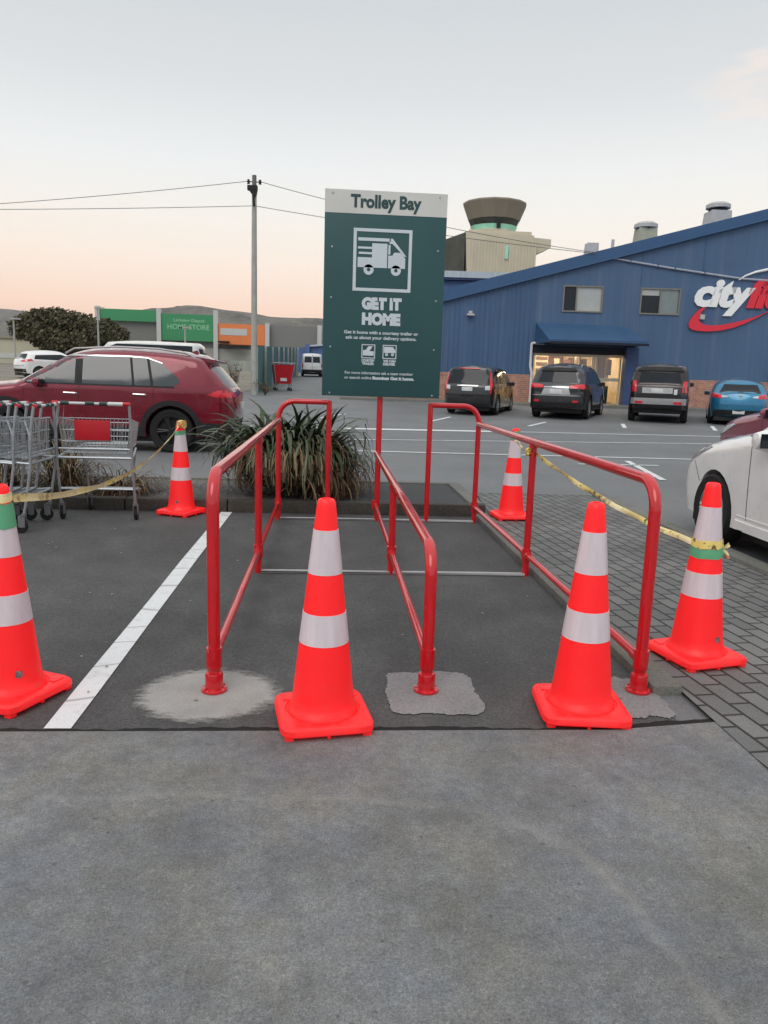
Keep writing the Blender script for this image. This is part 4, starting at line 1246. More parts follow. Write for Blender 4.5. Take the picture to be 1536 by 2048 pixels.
b_.box(-1.4, 1.2, -3.5, -2.4, 21.2 - tz, 21.8 - tz); b_.box(-4.2, 4.4, -4.4, -4.2, 21.0 - tz, 21.45 - tz)
b_.build('cab_base', 'twbeige', tw, smooth=0)
b_ = MB()
vs = [(-4.1, -5, 12 - tz), (5.6, -5, 12 - tz), (5.6, 5, 12 - tz), (-4.1, 5, 12 - tz), (-4.75, -5, 21.1 - tz), (4.6, -5, 20.9 - tz), (4.6, 5, 20.9 - tz), (-4.75, 5, 21.1 - tz)]
b_.add(vs, [(0, 3, 2, 1), (4, 5, 6, 7), (0, 1, 5, 4), (1, 2, 6, 5), (2, 3, 7, 6), (3, 0, 4, 7)])
for i in range(11):
    u = -3.9 + i * .86
    b_.add([(u, -5.16, 14 - tz), (u + .28, -5.16, 14 - tz), (u + .28, -5.16, 20.2 - tz), (u, -5.16, 20.2 - tz), (u, -4.98, 14 - tz), (u + .28, -4.98, 14 - tz), (u + .28, -4.98, 20.2 - tz), (u, -4.98, 20.2 - tz)], [(0, 1, 2, 3), (0, 4, 5, 1), (1, 5, 6, 2), (2, 6, 7, 3), (3, 7, 4, 0)])
b_.build('tower_block', 'twbeige', tw, smooth=0)
b_ = MB(); b_.box(-1.0 + 1.7, -.6 + 1.75, -5.20, -5.17, 17.7 - tz, 19.4 - tz); b_.build('slot_window', 'twgreen', tw, smooth=0)
b_ = MB(); vs = [(-4.77, -4.9, 12 - tz), (-9.5, 1.5, 12 - tz), (-4.0, 6, 12 - tz), (-4.77, -4.9, 20.95 - tz), (-9.5, 1.5, 19.9 - tz), (-4.0, 6, 20.9 - tz)]
b_.add(vs, [(0, 1, 4, 3), (1, 2, 5, 4), (3, 4, 5)]); b_.build('glazed_side', 'twdark', tw, smooth=0)
b_ = MB(); b_.prism([(4.4, 20.75 - tz), (4.7, 18.6 - tz), (5.6, 18.8 - tz), (7.15, 19.55 - tz), (7.1, 20.6 - tz)], -4.5, -1.0); b_.build('side_balcony', 'twbeige', tw, smooth=0)

# ================================================================== POWER POLE AND WIRES
PX, PY = -3.36, 33.8; pz = gz(PY)
pole = empty('power_pole', (PX, PY, pz), 0, 'tall grey concrete power pole with black fittings at its top', 'power pole')
b_ = MB(); b_.tube([(0, 0, 0), (0, 0, 5), (0, 0, 8.2)], [.14, .12, .10], 12); b_.build('shaft', 'polegrey', pole)
b_ = MB(); b_.tube([(0, 0, 8.201), (0, 0, 9.1)], [.10, .09], 12); b_.build('shaft_top', simple('pole_dark_grey', (.16, .16, .155), .8), pole)
b_ = MB(); b_.box(-.28, .14, -.16, .10, 8.50, 8.68); b_.prism([(-.22, 8.50), (.13, 8.50), (.09, 8.28), (-.05, 8.28)], -.15, .09); b_.tube([(-.02, -.13, 8.3), (.0, -.14, 7.85)], .05, 8)
b_.build('fuse_bracket', 'black', pole, smooth=0)
for s_ in (-1, 1):
    b_ = MB(); b_.lathe([(.01, -.10), (.07, -.08), (.045, -.03), (.075, .0), (.045, .05), (.06, .08), (.01, .1)], 12, (s_ * .24, 0, 8.84)); b_.tube([(s_ * .10, 0, 8.84), (s_ * .24, 0, 8.84)], .025, 6)
    b_.build('insulator', 'black', pole)
def wire(lab, pts, r=.013):
    t_ = MB(); t_.tube(pts, r, 5); return tag(t_.build('overhead_wire', 'wire'), lab, 'cable', 'overhead wires on the power pole')
wire('upper overhead wire leaving the power pole towards the left', [(PX - .24 - i * 1.5, PY, 9.30 - .155 * i * 1.5 + .002 * (i * 1.5) ** 2) for i in range(50)])
wire('lower overhead wire leaving the power pole towards the left', [(PX - i * 1.5, PY, 8.33 - .070 * i * 1.5 + .001 * (i * 1.5) ** 2) for i in range(50)])
wire('upper overhead wire running from the power pole behind the sign to the roof', sag((PX + .24, PY, 9.30), (11.2, 33.05, 6.95), .25, 24))
wire('lower overhead wire running from the power pole behind the sign to the roof', sag((PX, PY, 8.33), (11.3, 33.04, 6.9), .12, 24))

# ================================================================== FENCE, FAR SHED, YARD
fn = empty('green_fence', (-3.45, 34.6, gz(34.6)), 0, 'dark green corrugated fence running back beside the power pole', 'fence')
b_ = MB(); n = 100
vs = []; fs = []
for i in range(n + 1):
    y = 32.0 * i / n; x = .45 * i / n + .04 * (1 if i % 2 else -1)
    zb = gz(34.6 + y) - gz(34.6)
    vs += [(x, y, zb), (x, y, zb + 2.12 + .3 * i / n)]
for i in range(n):
    fs.append((2 * i, 2 * i + 2, 2 * i + 3, 2 * i + 1))
b_.add(vs, fs); b_.build('sheet_panel', 'green_fence', fn, smooth=0)
for i in range(9):
    y = 4.0 * i + .2; b_ = MB(); zb = gz(34.6 + y) - gz(34.6)
    b_.box(.45 * y / 32 + .06, .45 * y / 32 + .16, y - .05, y + .05, zb, zb + 2.1 + .3 * y / 32); b_.build('fence_post', 'polegrey', fn, smooth=0)
s2 = empty('far_blue_shed', (1.5, 80, gz(80)), 0, 'small blue shed with a lean-to roof at the end of the green fence', 'building')
b_ = MB(); b_.prism([(-5.6, 0), (5, 0), (5, 3.6), (-2.6, 2.75), (-5.6, 2.45)], 0, 10); b_.build('wall', 'shed_blue', s2, smooth=0)
b_ = MB(); b_.prism([(-4.0, 2.62), (5.2, 3.62), (5.2, 3.8), (-4.0, 2.8)], -.3, 10.3); b_.build('roof', 'pale_roof', s2, smooth=0)
b_ = MB(); b_.box(-4.15, -3.75, -.5, -.1, 0, 2.9); b_.build('corner_post', 'shed_blue', s2, smooth=0)
yd = MB()
yd.add([(x, y, gz(y) + .012) for y in (24, 26, 33, 50, 71, 110) for x in (-45, -4.2 if y < 34 else -3.4)], [(2 * i, 2 * i + 1, 2 * i + 3, 2 * i + 2) for i in range(5)])
tag(yd.build('yard_ground', 'yard_ground', smooth=0, recalc=True), kind='structure')

# ================================================================== STORE WITH COLOURED BOARDS
MATS['boardgreen'] = simple('board_green', (.055, .29, .125), .5, var=.06)
MATS['boardgreen_ink'] = simple('board_pale_green_ink', (.30, .62, .36), .5)
MATS['boardorange'] = simple('board_orange', (.82, .24, .075), .5, var=.08)
MATS['pillarwhite'] = simple('pillar_white', (.56, .57, .55), .6, var=.05)
MATS['storegrey'] = simple('store_grey', (.22, .22, .205), .8, var=.1)
SY2 = 95; sz = gz(SY2)
st = empty('home_store', (-18, SY2, sz), 0, 'long grey store with green and orange fascia boards and white pillars', 'building')
def sb(name, x0, x1, z0, z1, mat, y0=-.1, y1=.1, parent=None):
    b_ = MB(); b_.box(x0 + 18, x1 + 18, y0, y1, z0 - sz, z1 - sz); return b_.build(name, mat, parent or st, smooth=0)
sb('wall', -34, -1.6, sz, 7.25, 'storegrey', .5, 30)
for x in (-28.0, -20.8, -14.05, -7.85, -1.5):
    sb('pillar', x - .26, x + .26, sz, 8.72 if x < -10 else 7.4, 'pillarwhite', -.3, .3)
sb('green_board', -27.7, -21.1, 7.1, 8.45, 'boardgreen')
gb2 = sb('green_board', -20.5, -14.35, 5.0, 8.15, 'boardgreen')
t_ = MB(); put_text(t_, 'HOME STORE', .85, -17.3 + 18, 6.35 - sz, -.12, fit=5.0, bold=.01); put_text(t_, 'Lighting Depot', .5, -17.2 + 18, 7.25 - sz, -.12, fit=3.7, bold=.01)
t_.build('lettering', 'boardgreen_ink', gb2, smooth=0, recalc=False)
ob = sb('orange_board', -13.75, -8.15, 4.75, 7.2, 'boardorange')
sb('white_strip', -13.5, -10.3, 5.85, 6.65, 'pillarwhite', -.13, -.105, ob)
for x0, x1, z0, z1 in ((-26, -21, 4.25, 4.65), (-20.3, -17.5, 4.55, 4.95), (-13.6, -12.4, 4.9, 5.1), (-12.6, -10.2, 4.4, 4.6)):
    sb('canopy', x0, x1, z0, z1, 'black', -1.2, -.15)
sb('lower_wall', -27.7, -8.2, sz, 4.2, simple('store_pale_front', (.36, .36, .32), .8, var=.3, vscale=.4), .2, .45)
lw = MB(); lw.box(-13, -3.5, 79.8, 80, gz(80), gz(80) + 1.0)
tag(lw.build('yard_wall', simple('yard_wall_grey', (.33, .35, .31), .85, var=.3, vscale=.5), smooth=0), 'low pale wall across the yard in front of the store', 'wall')
# cream building at the far left
cb = empty('cream_building', (-32, 80, gz(80)), 0, 'low cream warehouse at the left edge behind the dark tree', 'building')
b_ = MB(); b_.box(-8, 4.0, 0, 8, 0, 2.45); b_.build('wall', simple('cream_wall', (.52, .50, .38), .8, var=.08, vscale=.5), cb, smooth=0)
b_ = MB(); b_.box(-8.2, 4.2, -.2, 8.2, 2.46, 2.72); b_.build('roof_edge', simple('cream_fascia', (.30, .28, .22), .8), cb, smooth=0)
b_ = MB(); b_.box(-7.9, 2.2, -.05, -.005, .5, 1.0); b_.build('pale_stripe', 'pillarwhite', cb, smooth=0)
def lamp_post(x, y, h, lab):
    r0 = empty('lamp_post', (x, y, gz(y)), 0, lab, 'lamp post', 'slim lamp posts in the far yard')
    b_ = MB(); b_.tube([(0, 0, 0), (0, 0, h)], [.09, .06], 8); b_.build('shaft', 'polegrey', r0)
    b_ = MB(); b_.box(-.2, .5, -.1, .1, h, h + .12); b_.build('lamp_head', 'polegrey', r0, smooth=0)
lamp_post(-23.9, 60, 3.7, 'slim lamp post at the left end of the dark tree')
lamp_post(-17.7, 60, 4.7, 'slim lamp post in front of the right end of the dark tree')
lamp_post(-11.2, 60, 3.5, 'slim lamp post before the green lettered board')

# ================================================================== TREES, HILLS
def leaf_cloud(mb_, lumps, n, s0, s1, seed, mats=(0, 1, 2)):
    r_ = random.Random(seed)
    tot = sum(l[3] ** 2 for l in lumps)
    for (x, y, z, r, kz) in lumps:
        for i in range(int(n * r * r / tot)):
            a = r_.uniform(0, 2 * PI); c_ = r_.uniform(-1, 1); s_ = math.sqrt(1 - c_ * c_)
            rr = r * (r_.random() ** .28) * (1 + .12 * math.sin(4 * a + 3 * c_))
            p = Vector((x + rr * s_ * math.cos(a), y + rr * s_ * math.sin(a), z + rr * c_ * kz))
            q = Vector((r_.gauss(0, 1), r_.gauss(0, 1), r_.gauss(0, 1))).normalized()
            u = q.orthogonal().normalized(); w = q.cross(u); sz_ = r_.uniform(s0, s1)
            mb_.add([p + u * sz_, p + w * sz_ * .6, p - u * sz_, p - w * sz_ * .6], [(0, 1, 2, 3)], r_.choice(mats))
treem = [simple('crown_dark', (.070, .070, .038), .7, var=.3, vscale=.6), simple('crown_olive', (.13, .122, .062), .7, var=.3, vscale=.6), simple('crown_brown', (.15, .118, .082), .75, var=.3, vscale=.6)]
def tree(x, y, lumps, n, lab, seed):
    r0 = empty('broad_tree', (x, y, gz(y)), 0, lab, 'tree', 'dark trees in front of the store')
    z0 = gz(y)
    t_ = MB(); r_ = random.Random(seed)
    for l in lumps:
        bx = r_.uniform(-.5, .5)
        t_.tube([(bx, 0, 0), (bx + (l[0] - x - bx) * .4, (l[1] - y) * .3, (l[2] - z0) * .5), (l[0] - x, l[1] - y, l[2] - z0 + l[3] * .2)], [.22, .14, .05], 7)
    t_.build('trunk', 'bark', r0)
    c_ = MB(); leaf_cloud(c_, [(l[0] - x, l[1] - y, l[2] - z0, l[3], l[4]) for l in lumps], n, .10, .26, seed, (0, 0, 1, 1, 2))
    c_.build('crown', treem, r0, smooth=0, recalc=False)
tree(-26.0, 75, [(-29.2, 75, 4.9, 1.15, .95), (-28.4, 75, 5.3, 1.3, .9), (-27.4, 74.6, 5.6, 1.25, .9), (-26.0, 75, 5.5, 1.5, .9), (-24.6, 75.2, 5.3, 1.5, .9), (-23.3, 75, 5.1, 1.35, .95), (-27.0, 74, 4.2, 1.3, .8), (-25.2, 74, 3.8, 1.3, .8), (-23.6, 74, 3.8, 1.2, .9), (-22.3, 74.5, 4.4, 1.2, .9), (-26.0, 74, 3.4, 1.2, .7)], 11000, 'wide dark tree with a flat crown beside the cream warehouse', 5)
tree(-21.0, 76, [(-21.6, 76, 4.9, 1.15, 1), (-20.6, 76, 4.5, 1.0, 1), (-21.2, 75.6, 3.8, 1.0, .9)], 3000, 'smaller rounded tree under the plain green board', 6)
def bare_shrub(x, y, h, seed, lab):
    r0 = empty('bare_shrub', (x, y, gz(y)), 0, lab, 'shrub', 'bare shrubs beside the power pole'); r_ = random.Random(seed)
    t_ = MB(); l_ = MB()
    for i in range(26):
        a = r_.uniform(0, 6.3); L = h * r_.uniform(.5, 1); sp = r_.uniform(.1, .5)
        p = [(0, 0, 0), (math.cos(a) * sp * .4, math.sin(a) * sp * .4, L * .5), (math.cos(a) * sp, math.sin(a) * sp, L)]
        t_.tube(p, [.014, .01, .004], 4)
        for k in range(5):
            f = r_.uniform(.5, 1); q = Vector(p[2]) * f + Vector((r_.gauss(0, .06), r_.gauss(0, .06), r_.gauss(0, .05)))
            u = Vector((r_.gauss(0, 1), r_.gauss(0, 1), r_.gauss(0, 1))).normalized() * .05; w = u.orthogonal().normalized() * .025
            l_.add([q + u, q + w, q - u, q - w], [(0, 1, 2, 3)], r_.choice((0, 1, 2, 3)))
    t_.build('stems', 'bark', r0); l_.build('leaves', leafm, r0, smooth=0, recalc=False)
bare_shrub(-4.2, 33.4, 1.5, 3, 'bare twiggy shrub just left of the power pole')
bare_shrub(-4.8, 32.3, 1.1, 4, 'second twiggy shrub further left of the power pole')
bare_shrub(-2.9, 33.9, .6, 8, 'short brown shrub at the right foot of the power pole')
# hills
def ridge(name, y, pts, depth, mat, seed, amp):
    r_ = random.Random(seed); mb_ = MB(); nx, ny = 220, 14
    x0, x1 = pts[0][0], pts[-1][0]; vs = []; fs = []
    ph = [r_.uniform(0, 6) for _ in range(8)]
    def prof(x):
        for (a, za), (b_, zb) in zip(pts, pts[1:]):
            if x <= b_:
                t = (x - a) / (b_ - a); t = t * t * (3 - 2 * t)
                return za + (zb - za) * t
        return pts[-1][1]
    for i in range(nx + 1):
        x = x0 + (x1 - x0) * i / nx
        h = prof(x) + amp * sum(math.sin(x * k_ + p_) / (1 + j) for j, (k_, p_) in enumerate(zip((.02, .045, .09, .17, .31, .5, .8, 1.3), ph))) * .5
        for j in range(ny + 1):
            v_ = j / ny
            s_ = math.sin(PI * min(1, v_ * 1.0) ** .8) ** .75 if 0 < v_ < 1 else 0
            vs.append((x + 8 * math.sin(j * 1.7 + x * .01), y + depth * (v_ - .5) * 2, h * s_ * (1 + .05 * math.sin(x * .03 + j * 2.1) * (1 if s_ < .97 else 0))))
    for i in range(nx):
        for j in range(ny):
            a = i * (ny + 1) + j; fs.append((a, a + ny + 1, a + ny + 2, a + 1))
    mb_.add(vs, fs); return tag(mb_.build(name, mat, smooth=80), kind='structure')
m, t, b = nodes_of('hill_bush')
v = coords(t)
c = mixc(t, mrange(t, noise(t, v, .012, 6, .7), .4, .6), (.085, .082, .068), (.16, .15, .125))
c = mixc(t, mrange(t, noise(t, v, .09, 4, .8), .6, .66, 0, .35), c, (.45, .43, .40))
c = mixc(t, 1.0, c, mrange(t, noise(t, v, .05, 5, .8), .3, .7, .6, 1.4), 'MULTIPLY')
t.links.new(c, b.inputs['Base Color']); b.inputs['Roughness'].default_value = 1
MATS['hill'] = m
ridge('hills', 1500, [(-2600, 40), (-1500, 60), (-900, 62), (-700, 64), (-566, 74), (-480, 84), (-401, 90), (-345, 102), (-289, 109), (-223, 113), (-157, 110), (-100, 103), (-23, 97), (60, 88), (400, 80), (900, 70), (2600, 50)], 420, 'hill', 3, 3.0)
ridge('far_hills', 4200, [(-6000, 150), (-3200, 230), (-2300, 290), (-1900, 300), (-1600, 278), (-1400, 240), (-900, 180), (0, 140), (2000, 120), (6000, 90)], 900, 'hill', 9, 5.0)
hm = empty('hilltop_tank', (-291, 1500, 110), 0, 'small pale tank on a stalk on the hilltop above the green board', 'water tank')
b_ = MB(); b_.lathe([(1.8, -4), (1.8, 8), (3, 8.5), (3, 9)], 10); b_.build('stalk', 'pillarwhite', hm)
b_ = MB(); b_.lathe([(.1, 9), (6, 9), (6.4, 12.5), (.1, 13.2)], 14); b_.build('tank', simple('tank_brown', (.2, .17, .15), .8), hm)

# ================================================================== VEHICLES
def smooth_chain(pts, n=4):
    """Catmull-Rom through the points; a point given as (x, z, 1) is a hard corner"""
    out = []
    P = [Vector((p[0], p[1])) for p in pts]; hard = [len(p) > 2 for p in pts]
    for i in range(len(P) - 1):
        p0 = P[i - 1] if i > 0 and not hard[i] else P[i] * 2 - P[i + 1]
        p3 = P[i + 2] if i < len(P) - 2 and not hard[i + 1] else P[i + 1] * 2 - P[i]
        for k in range(n):
            t = k / n
            q = .5 * ((2 * P[i]) + (-p0 + P[i + 1]) * t + (2 * p0 - 5 * P[i] + 4 * P[i + 1] - p3) * t * t + (-p0 + 3 * P[i] - 3 * P[i + 1] + p3) * t ** 3)
            out.append((q.x, q.y))
    out.append((P[-1].x, P[-1].y))
    return out
def car_body(spec, step=.075):
    """returns bmesh of the closed shell: inflated side silhouette with wheel arches cut in its lower edge"""
    top = smooth_chain(spec['chain'], 4)       # front bottom -> over the roof -> rear bottom
    zb = spec['zb']; axles = spec['axles']; ra = spec['arch']; zw = spec['wr']
    bot = []
    xr, xf = top[-1][0], top[0][0]
    # lower edge from rear to front with arches
    for ax in sorted(axles):
        a0 = math.asin(max(-1, min(1, (zb - zw) / ra)))
        for i in range(15):
            a = (PI - a0) - (PI - 2 * a0) * i / 14
            bot.append((ax + ra * math.cos(a), zw + ra * math.sin(a)))
    poly = top + bot
    # drop near-duplicate points
    pl = []
    for p in poly:
        if not pl or (p[0] - pl[-1][0]) ** 2 + (p[1] - pl[-1][1]) ** 2 > 1e-5:
            pl.append(p)
    if (pl[0][0] - pl[-1][0]) ** 2 + (pl[0][1] - pl[-1][1]) ** 2 < 1e-5: pl.pop()
    bm = bmesh.new()
    vs = [bm.verts.new((p[0], 0, p[1])) for p in pl]
    for tr in geometry.tessellate_polygon([[Vector((p[0], p[1], 0)) for p in pl]]):
        try: bm.faces.new([vs[i] for i in tr])
        except ValueError: pass
    def cut(co, no):
        bmesh.ops.bisect_plane(bm, geom=bm.verts[:] + bm.edges[:] + bm.faces[:], dist=1e-5, plane_co=co, plane_no=no)
    x = xr + step
    while x < xf:
        cut((x, 0, 0), (1, 0, 0)); x += step
    z = zb + step
    while z < spec['H'] + .1:
        cut((0, 0, z), (0, 0, 1)); z += step
    bmesh.ops.remove_doubles(bm, verts=bm.verts, dist=9e-3)
    bmesh.ops.dissolve_degenerate(bm, edges=bm.edges, dist=2e-3)
    bmesh.ops.join_triangles(bm, faces=bm.faces, angle_face_threshold=3.14, angle_shape_threshold=1.2)
    L2 = (xf - xr) / 2; xm = (xf + xr) / 2; w0 = spec['W'] / 2; belt = spec['belt']; H = spec['H']; rr = spec.get('round', .13)
    tum = spec.get('tumble', .19); pt = spec.get('plan', .09)
    chain = [Vector(p) for p in top]
    def half(x_, z_):
        w = w0 * (1 - pt * abs((x_ - xm) / L2) ** 3.2)
        if z_ > belt: w *= 1 - tum * ((z_ - belt) / (H - belt)) ** 1.15
        else: w *= 1 - .045 * ((belt - .1 - z_) / belt) ** 2 * (1 if z_ < belt - .1 else 0)
        return w
    def dist(x_, z_):
        p = Vector((x_, z_)); d = 9
        for a, b_ in zip(chain, chain[1:]):
            ab = b_ - a; l = ab.length_squared
            t = 0 if l == 0 else max(0, min(1, (p - a).dot(ab) / l))
            d = min(d, (p - a - ab * t).length)
        return d
    verts = [(q.co.x, q.co.z) for q in bm.verts]
    bm.verts.index_update()
    faces = [[q.index for q in f.verts] for f in bm.faces]
    # orient faces so that +y side normals point to +y
    bedges = [(e.verts[0].index, e.verts[1].index) for e in bm.edges if len(e.link_faces) == 1]
    bm.free()
    ys = []
    topd = []
    for (x_, z_) in verts:
        d = dist(x_, z_); topd.append(d)
        y = half(x_, z_)
        if d < rr: y -= rr * (1 - math.sqrt(max(0, 1 - ((rr - d) / rr) ** 2)))
        ys.append(y)
    bm = bmesh.new()
    va = [bm.verts.new((v_[0], y, v_[1])) for v_, y in zip(verts, ys)]
    vb = [bm.verts.new((v_[0], -y, v_[1])) for v_, y in zip(verts, ys)]
    for f in faces:
        for vl in (va, vb):
            try: bm.faces.new([vl[i] for i in f])
            except ValueError: pass
    # cross strip, bulging outward along the silhouette normal
    nrm = {}
    for a, b_ in bedges:
        A, B = Vector(verts[a]), Vector(verts[b_]); d = (B - A)
        if d.length < 1e-9: continue
        n_ = Vector((d.y, -d.x)).normalized()
        c_ = Vector((xm, H * .5))
        if n_.dot((A + B) / 2 - c_) < 0: n_ = -n_
        for i in (a, b_): nrm[i] = nrm.get(i, Vector((0, 0))) + n_
    NY = 10; bul = spec.get('bulge', .06); strips = {}
    for i in nrm:
        n_ = nrm[i].normalized() if nrm[i].length > 0 else Vector((0, 0))
        k = bul if topd[i] < .02 and verts[i][1] > zb + .05 else 0
        row = [va[i]]
        for j in range(1, NY):
            s_ = 1 - 2 * j / NY
            o = n_ * k * (1 - s_ * s_)
            row.append(bm.verts.new((verts[i][0] + o.x, ys[i] * s_, verts[i][1] + o.y)))
        row.append(vb[i]); strips[i] = row
    for a, b_ in bedges:
        if a not in strips or b_ not in strips: continue
        for j in range(NY):
            try: bm.faces.new((strips[a][j], strips[a][j + 1], strips[b_][j + 1], strips[b_][j]))
            except ValueError: pass
    bmesh.ops.recalc_face_normals(bm, faces=bm.faces)
    return bm
def from_bm(bm, name, mat, parent, smooth=40):
    me = bpy.data.meshes.new(name); bm.to_mesh(me)
    me.materials.append(MATS[mat] if isinstance(mat, str) else mat)
    if smooth:
        me.polygons.foreach_set('use_smooth', [True] * len(me.polygons)); me.set_sharp_from_angle(angle=R(smooth))
    o = bpy.data.objects.new(name, me); COL.objects.link(o); o.parent = parent
    return o
def decal(bvh, name, mat, parent, poly, view, off=.004, step=.06, depth=.012, lim=None):
    """panel moulded over the body: 2D outline cast on to it from 'left','right','rear','front','top'"""
    bm = bmesh.new()
    vs = [bm.verts.new((p[0], p[1], 0)) for p in poly]
    for tr in geometry.tessellate_polygon([[Vector((p[0], p[1], 0)) for p in poly]]):
        try: bm.faces.new([vs[i] for i in tr])
        except ValueError: pass
    for ax in (0, 1):
        lo, hi = min(p[ax] for p in poly), max(p[ax] for p in poly)
        s_ = lo + step
        while s_ < hi:
            no = (1, 0, 0) if ax == 0 else (0, 1, 0); co = (s_, 0, 0) if ax == 0 else (0, s_, 0)
            bmesh.ops.bisect_plane(bm, geom=bm.verts[:] + bm.edges[:] + bm.faces[:], dist=1e-5, plane_co=co, plane_no=no); s_ += step
    bmesh.ops.remove_doubles(bm, verts=bm.verts, dist=1e-4)
    D = {'left': Vector((0, -1, 0)), 'right': Vector((0, 1, 0)), 'rear': Vector((1, 0, 0)), 'front': Vector((-1, 0, 0)), 'top': Vector((0, 0, -1))}[view]
    last = None
    for q in bm.verts:
        a, b_ = q.co.x, q.co.y
        o = {'left': Vector((a, 5, b_)), 'right': Vector((a, -5, b_)), 'rear': Vector((-9, a, b_)), 'front': Vector((9, a, b_)), 'top': Vector((a, b_, 9))}[view]
        hit, n_, i_, d_ = bvh.ray_cast(o, D)
        if hit is None:
            hit, n_, i_, d_ = bvh.find_nearest(o + D * (9 if abs(D.x) else 5 - .8))
        q.co = hit - D * off
    bmesh.ops.recalc_face_normals(bm, faces=bm.faces)
    for f in list(bm.faces):
        if f.normal.dot(D) > 0: f.normal_flip()
    # thickness: a skirt going back into the body
    be = [e for e in bm.edges if len(e.link_faces) == 1]
    mp_ = {}
    for e in be:
        for q in e.verts:
            if q not in mp_: mp_[q] = bm.verts.new(q.co + D * (depth + off))
    for e in be:
        bm.faces.new((e.verts[0], e.verts[1], mp_[e.verts[1]], mp_[e.verts[0]]))
    bmesh.ops.recalc_face_normals(bm, faces=bm.faces)
    return from_bm(bm, name, mat, parent, 30)
def wheel(root, x, y, r, w, style=5, rimr=.68, rimmat='alloy'):
    sg = 1 if y > 0 else -1
    e = bpy.data.objects.new('wheel', None); COL.objects.link(e); e.parent = root; e.location = (x, y, r); e.empty_display_size = .1
    t_ = MB()
    rr = r * rimr
    t_.lathe([(rr, -w / 2 + .01), (r * .93, -w / 2), (r * .985, -w / 2 + .025), (r, -w / 4), (r, w / 4), (r * .985, w / 2 - .025), (r * .93, w / 2), (rr, w / 2 - .01), (rr, -w / 2 + .01)], 32, axis='y')
    t_.build('tyre', 'tyre', e)
    m_ = MB()
    m_.lathe([(rr, -.02), (rr, w / 2 - .012), (rr * .93, w / 2 - .015), (rr * .90, w / 2 - .05), (rr * .88, -.02)], 28, axis='y')
    for k in range(style):
        a = 2 * PI * k / style
        for da in (-.10, .10):
            p0 = (rr * .15 * math.cos(a), w / 2 - .028, rr * .15 * math.sin(a)); p1 = (rr * .92 * math.cos(a + da), w / 2 - .022, rr * .92 * math.sin(a + da))
            m_.tube([p0, p1], [.03, .02], 6)
    m_.lathe([(.001, w / 2 - .005), (.06, w / 2 - .01), (.07, w / 2 - .04)], 14, axis='y')
    if sg < 0:
        m_.v = [(a, -b_, c_) for a, b_, c_ in m_.v]
    m_.build('rim', rimmat, e)
    d_ = MB(); d_.lathe([(.001, sg * (w / 2 - .075)), (rr * .9, sg * (w / 2 - .075))], 20, axis='y'); d_.build('brake_disc', 'black', e, smooth=0)
    return e
def car(name, label, cat, spec, loc, rz, group=None):
    root = empty(name, loc, rz, label, cat, group)
    bm = car_body(spec, spec.get('step', .08))
    bvh = BVHTree.FromBMesh(bm)
    from_bm(bm, 'body', spec['paint'], root, 42); bm.free()
    w0 = spec['W'] / 2
    for ax in spec['axles']:
        for s_ in (-1, 1):
            wheel(root, ax, s_ * (w0 - .115), spec['wr'], .21, spec.get('spokes', 5), .68, spec.get('rim', 'alloy'))
    for it in spec['decals']:
        nm, mt, view, poly = it[:4]; kw = it[4] if len(it) > 4 else {}
        views = [view]
        if view == 'sides': views = ['left', 'right']
        for v_ in views:
            if v_ in ('rear', 'front') and kw.get('mirror'):
                k2 = {a: b_ for a, b_ in kw.items() if a != 'mirror'}
                decal(bvh, nm, mt, root, poly, v_, **k2); decal(bvh, nm, mt, root, [(-a, b_) for a, b_ in poly], v_, **k2)
            else:
                decal(bvh, nm, mt, root, poly, v_, **{a: b_ for a, b_ in kw.items() if a != 'mirror'})
    # underside so that the ground below is in shade
    u_ = MB(); u_.box(spec['axles'][1] - .75, spec['axles'][0] + .6, -w0 * .80, w0 * .80, spec['zb'] - .10, spec['zb'] + .03); u_.build('underbody', 'trim', root, smooth=0)
    for ax in spec['axles']:
        u_ = MB(); u_.box(ax - spec['arch'] * .95, ax + spec['arch'] * .95, -w0 * .62, w0 * .62, spec['zb'] - .08, spec['wr'] + spec['arch'] * .9); u_.build('wheel_well', 'trim', root, smooth=0)
    return root, bvh
def archtrim(spec, w=.085):
    """cladding round both wheel arches as side outlines"""
    out = []
    for ax in spec['axles']:
        ra, zw, zb = spec['arch'], spec['wr'], spec['zb']
        a0 = math.asin((zb - zw) / ra) + .02
        o = [(ax + (ra + w) * math.cos(a0 + (PI - 2 * a0) * i / 18), zw + (ra + w) * math.sin(a0 + (PI - 2 * a0) * i / 18)) for i in range(19)]
        n_ = [(ax + (ra + .006) * math.cos(a0 + (PI - 2 * a0) * i / 18), zw + (ra + .006) * math.sin(a0 + (PI - 2 * a0) * i / 18)) for i in range(18, -1, -1)]
        out.append(('arch_trim', 'trim', 'sides', o + n_, dict(off=.012, step=.09, depth=.05)))
    return out
def bar_trim(x0, x1, z0, z1): return [(x0, z0), (x1, z0), (x1, z1), (x0, z1)]
def mirror(root, x, y, z, mat):
    for s_ in (-1, 1):
        m_ = MB(); m_.lathe([(.001, -.07), (.06, -.06), (.085, 0), (.06, .08), (.001, .09)], 12, axis='y')
        m_.v = [(a * .9 + x, s_ * (y + .09 + b_), c_ + z) for a, b_, c_ in m_.v]
        o = m_.build('mirror', mat, root)
        g_ = MB(); g_.box(x - .08, x - .065, s_ * (y + .09) - .075, s_ * (y + .09) + .075, z - .055, z + .055); g_.build('mirror_glass', 'dark_glass', o, smooth=0)
        b_ = MB(); b_.tube([(x, s_ * (y - .03), z - .07), (x, s_ * (y + .07), z - .03)], .028, 8); b_.build('mirror_arm', 'trim', o)
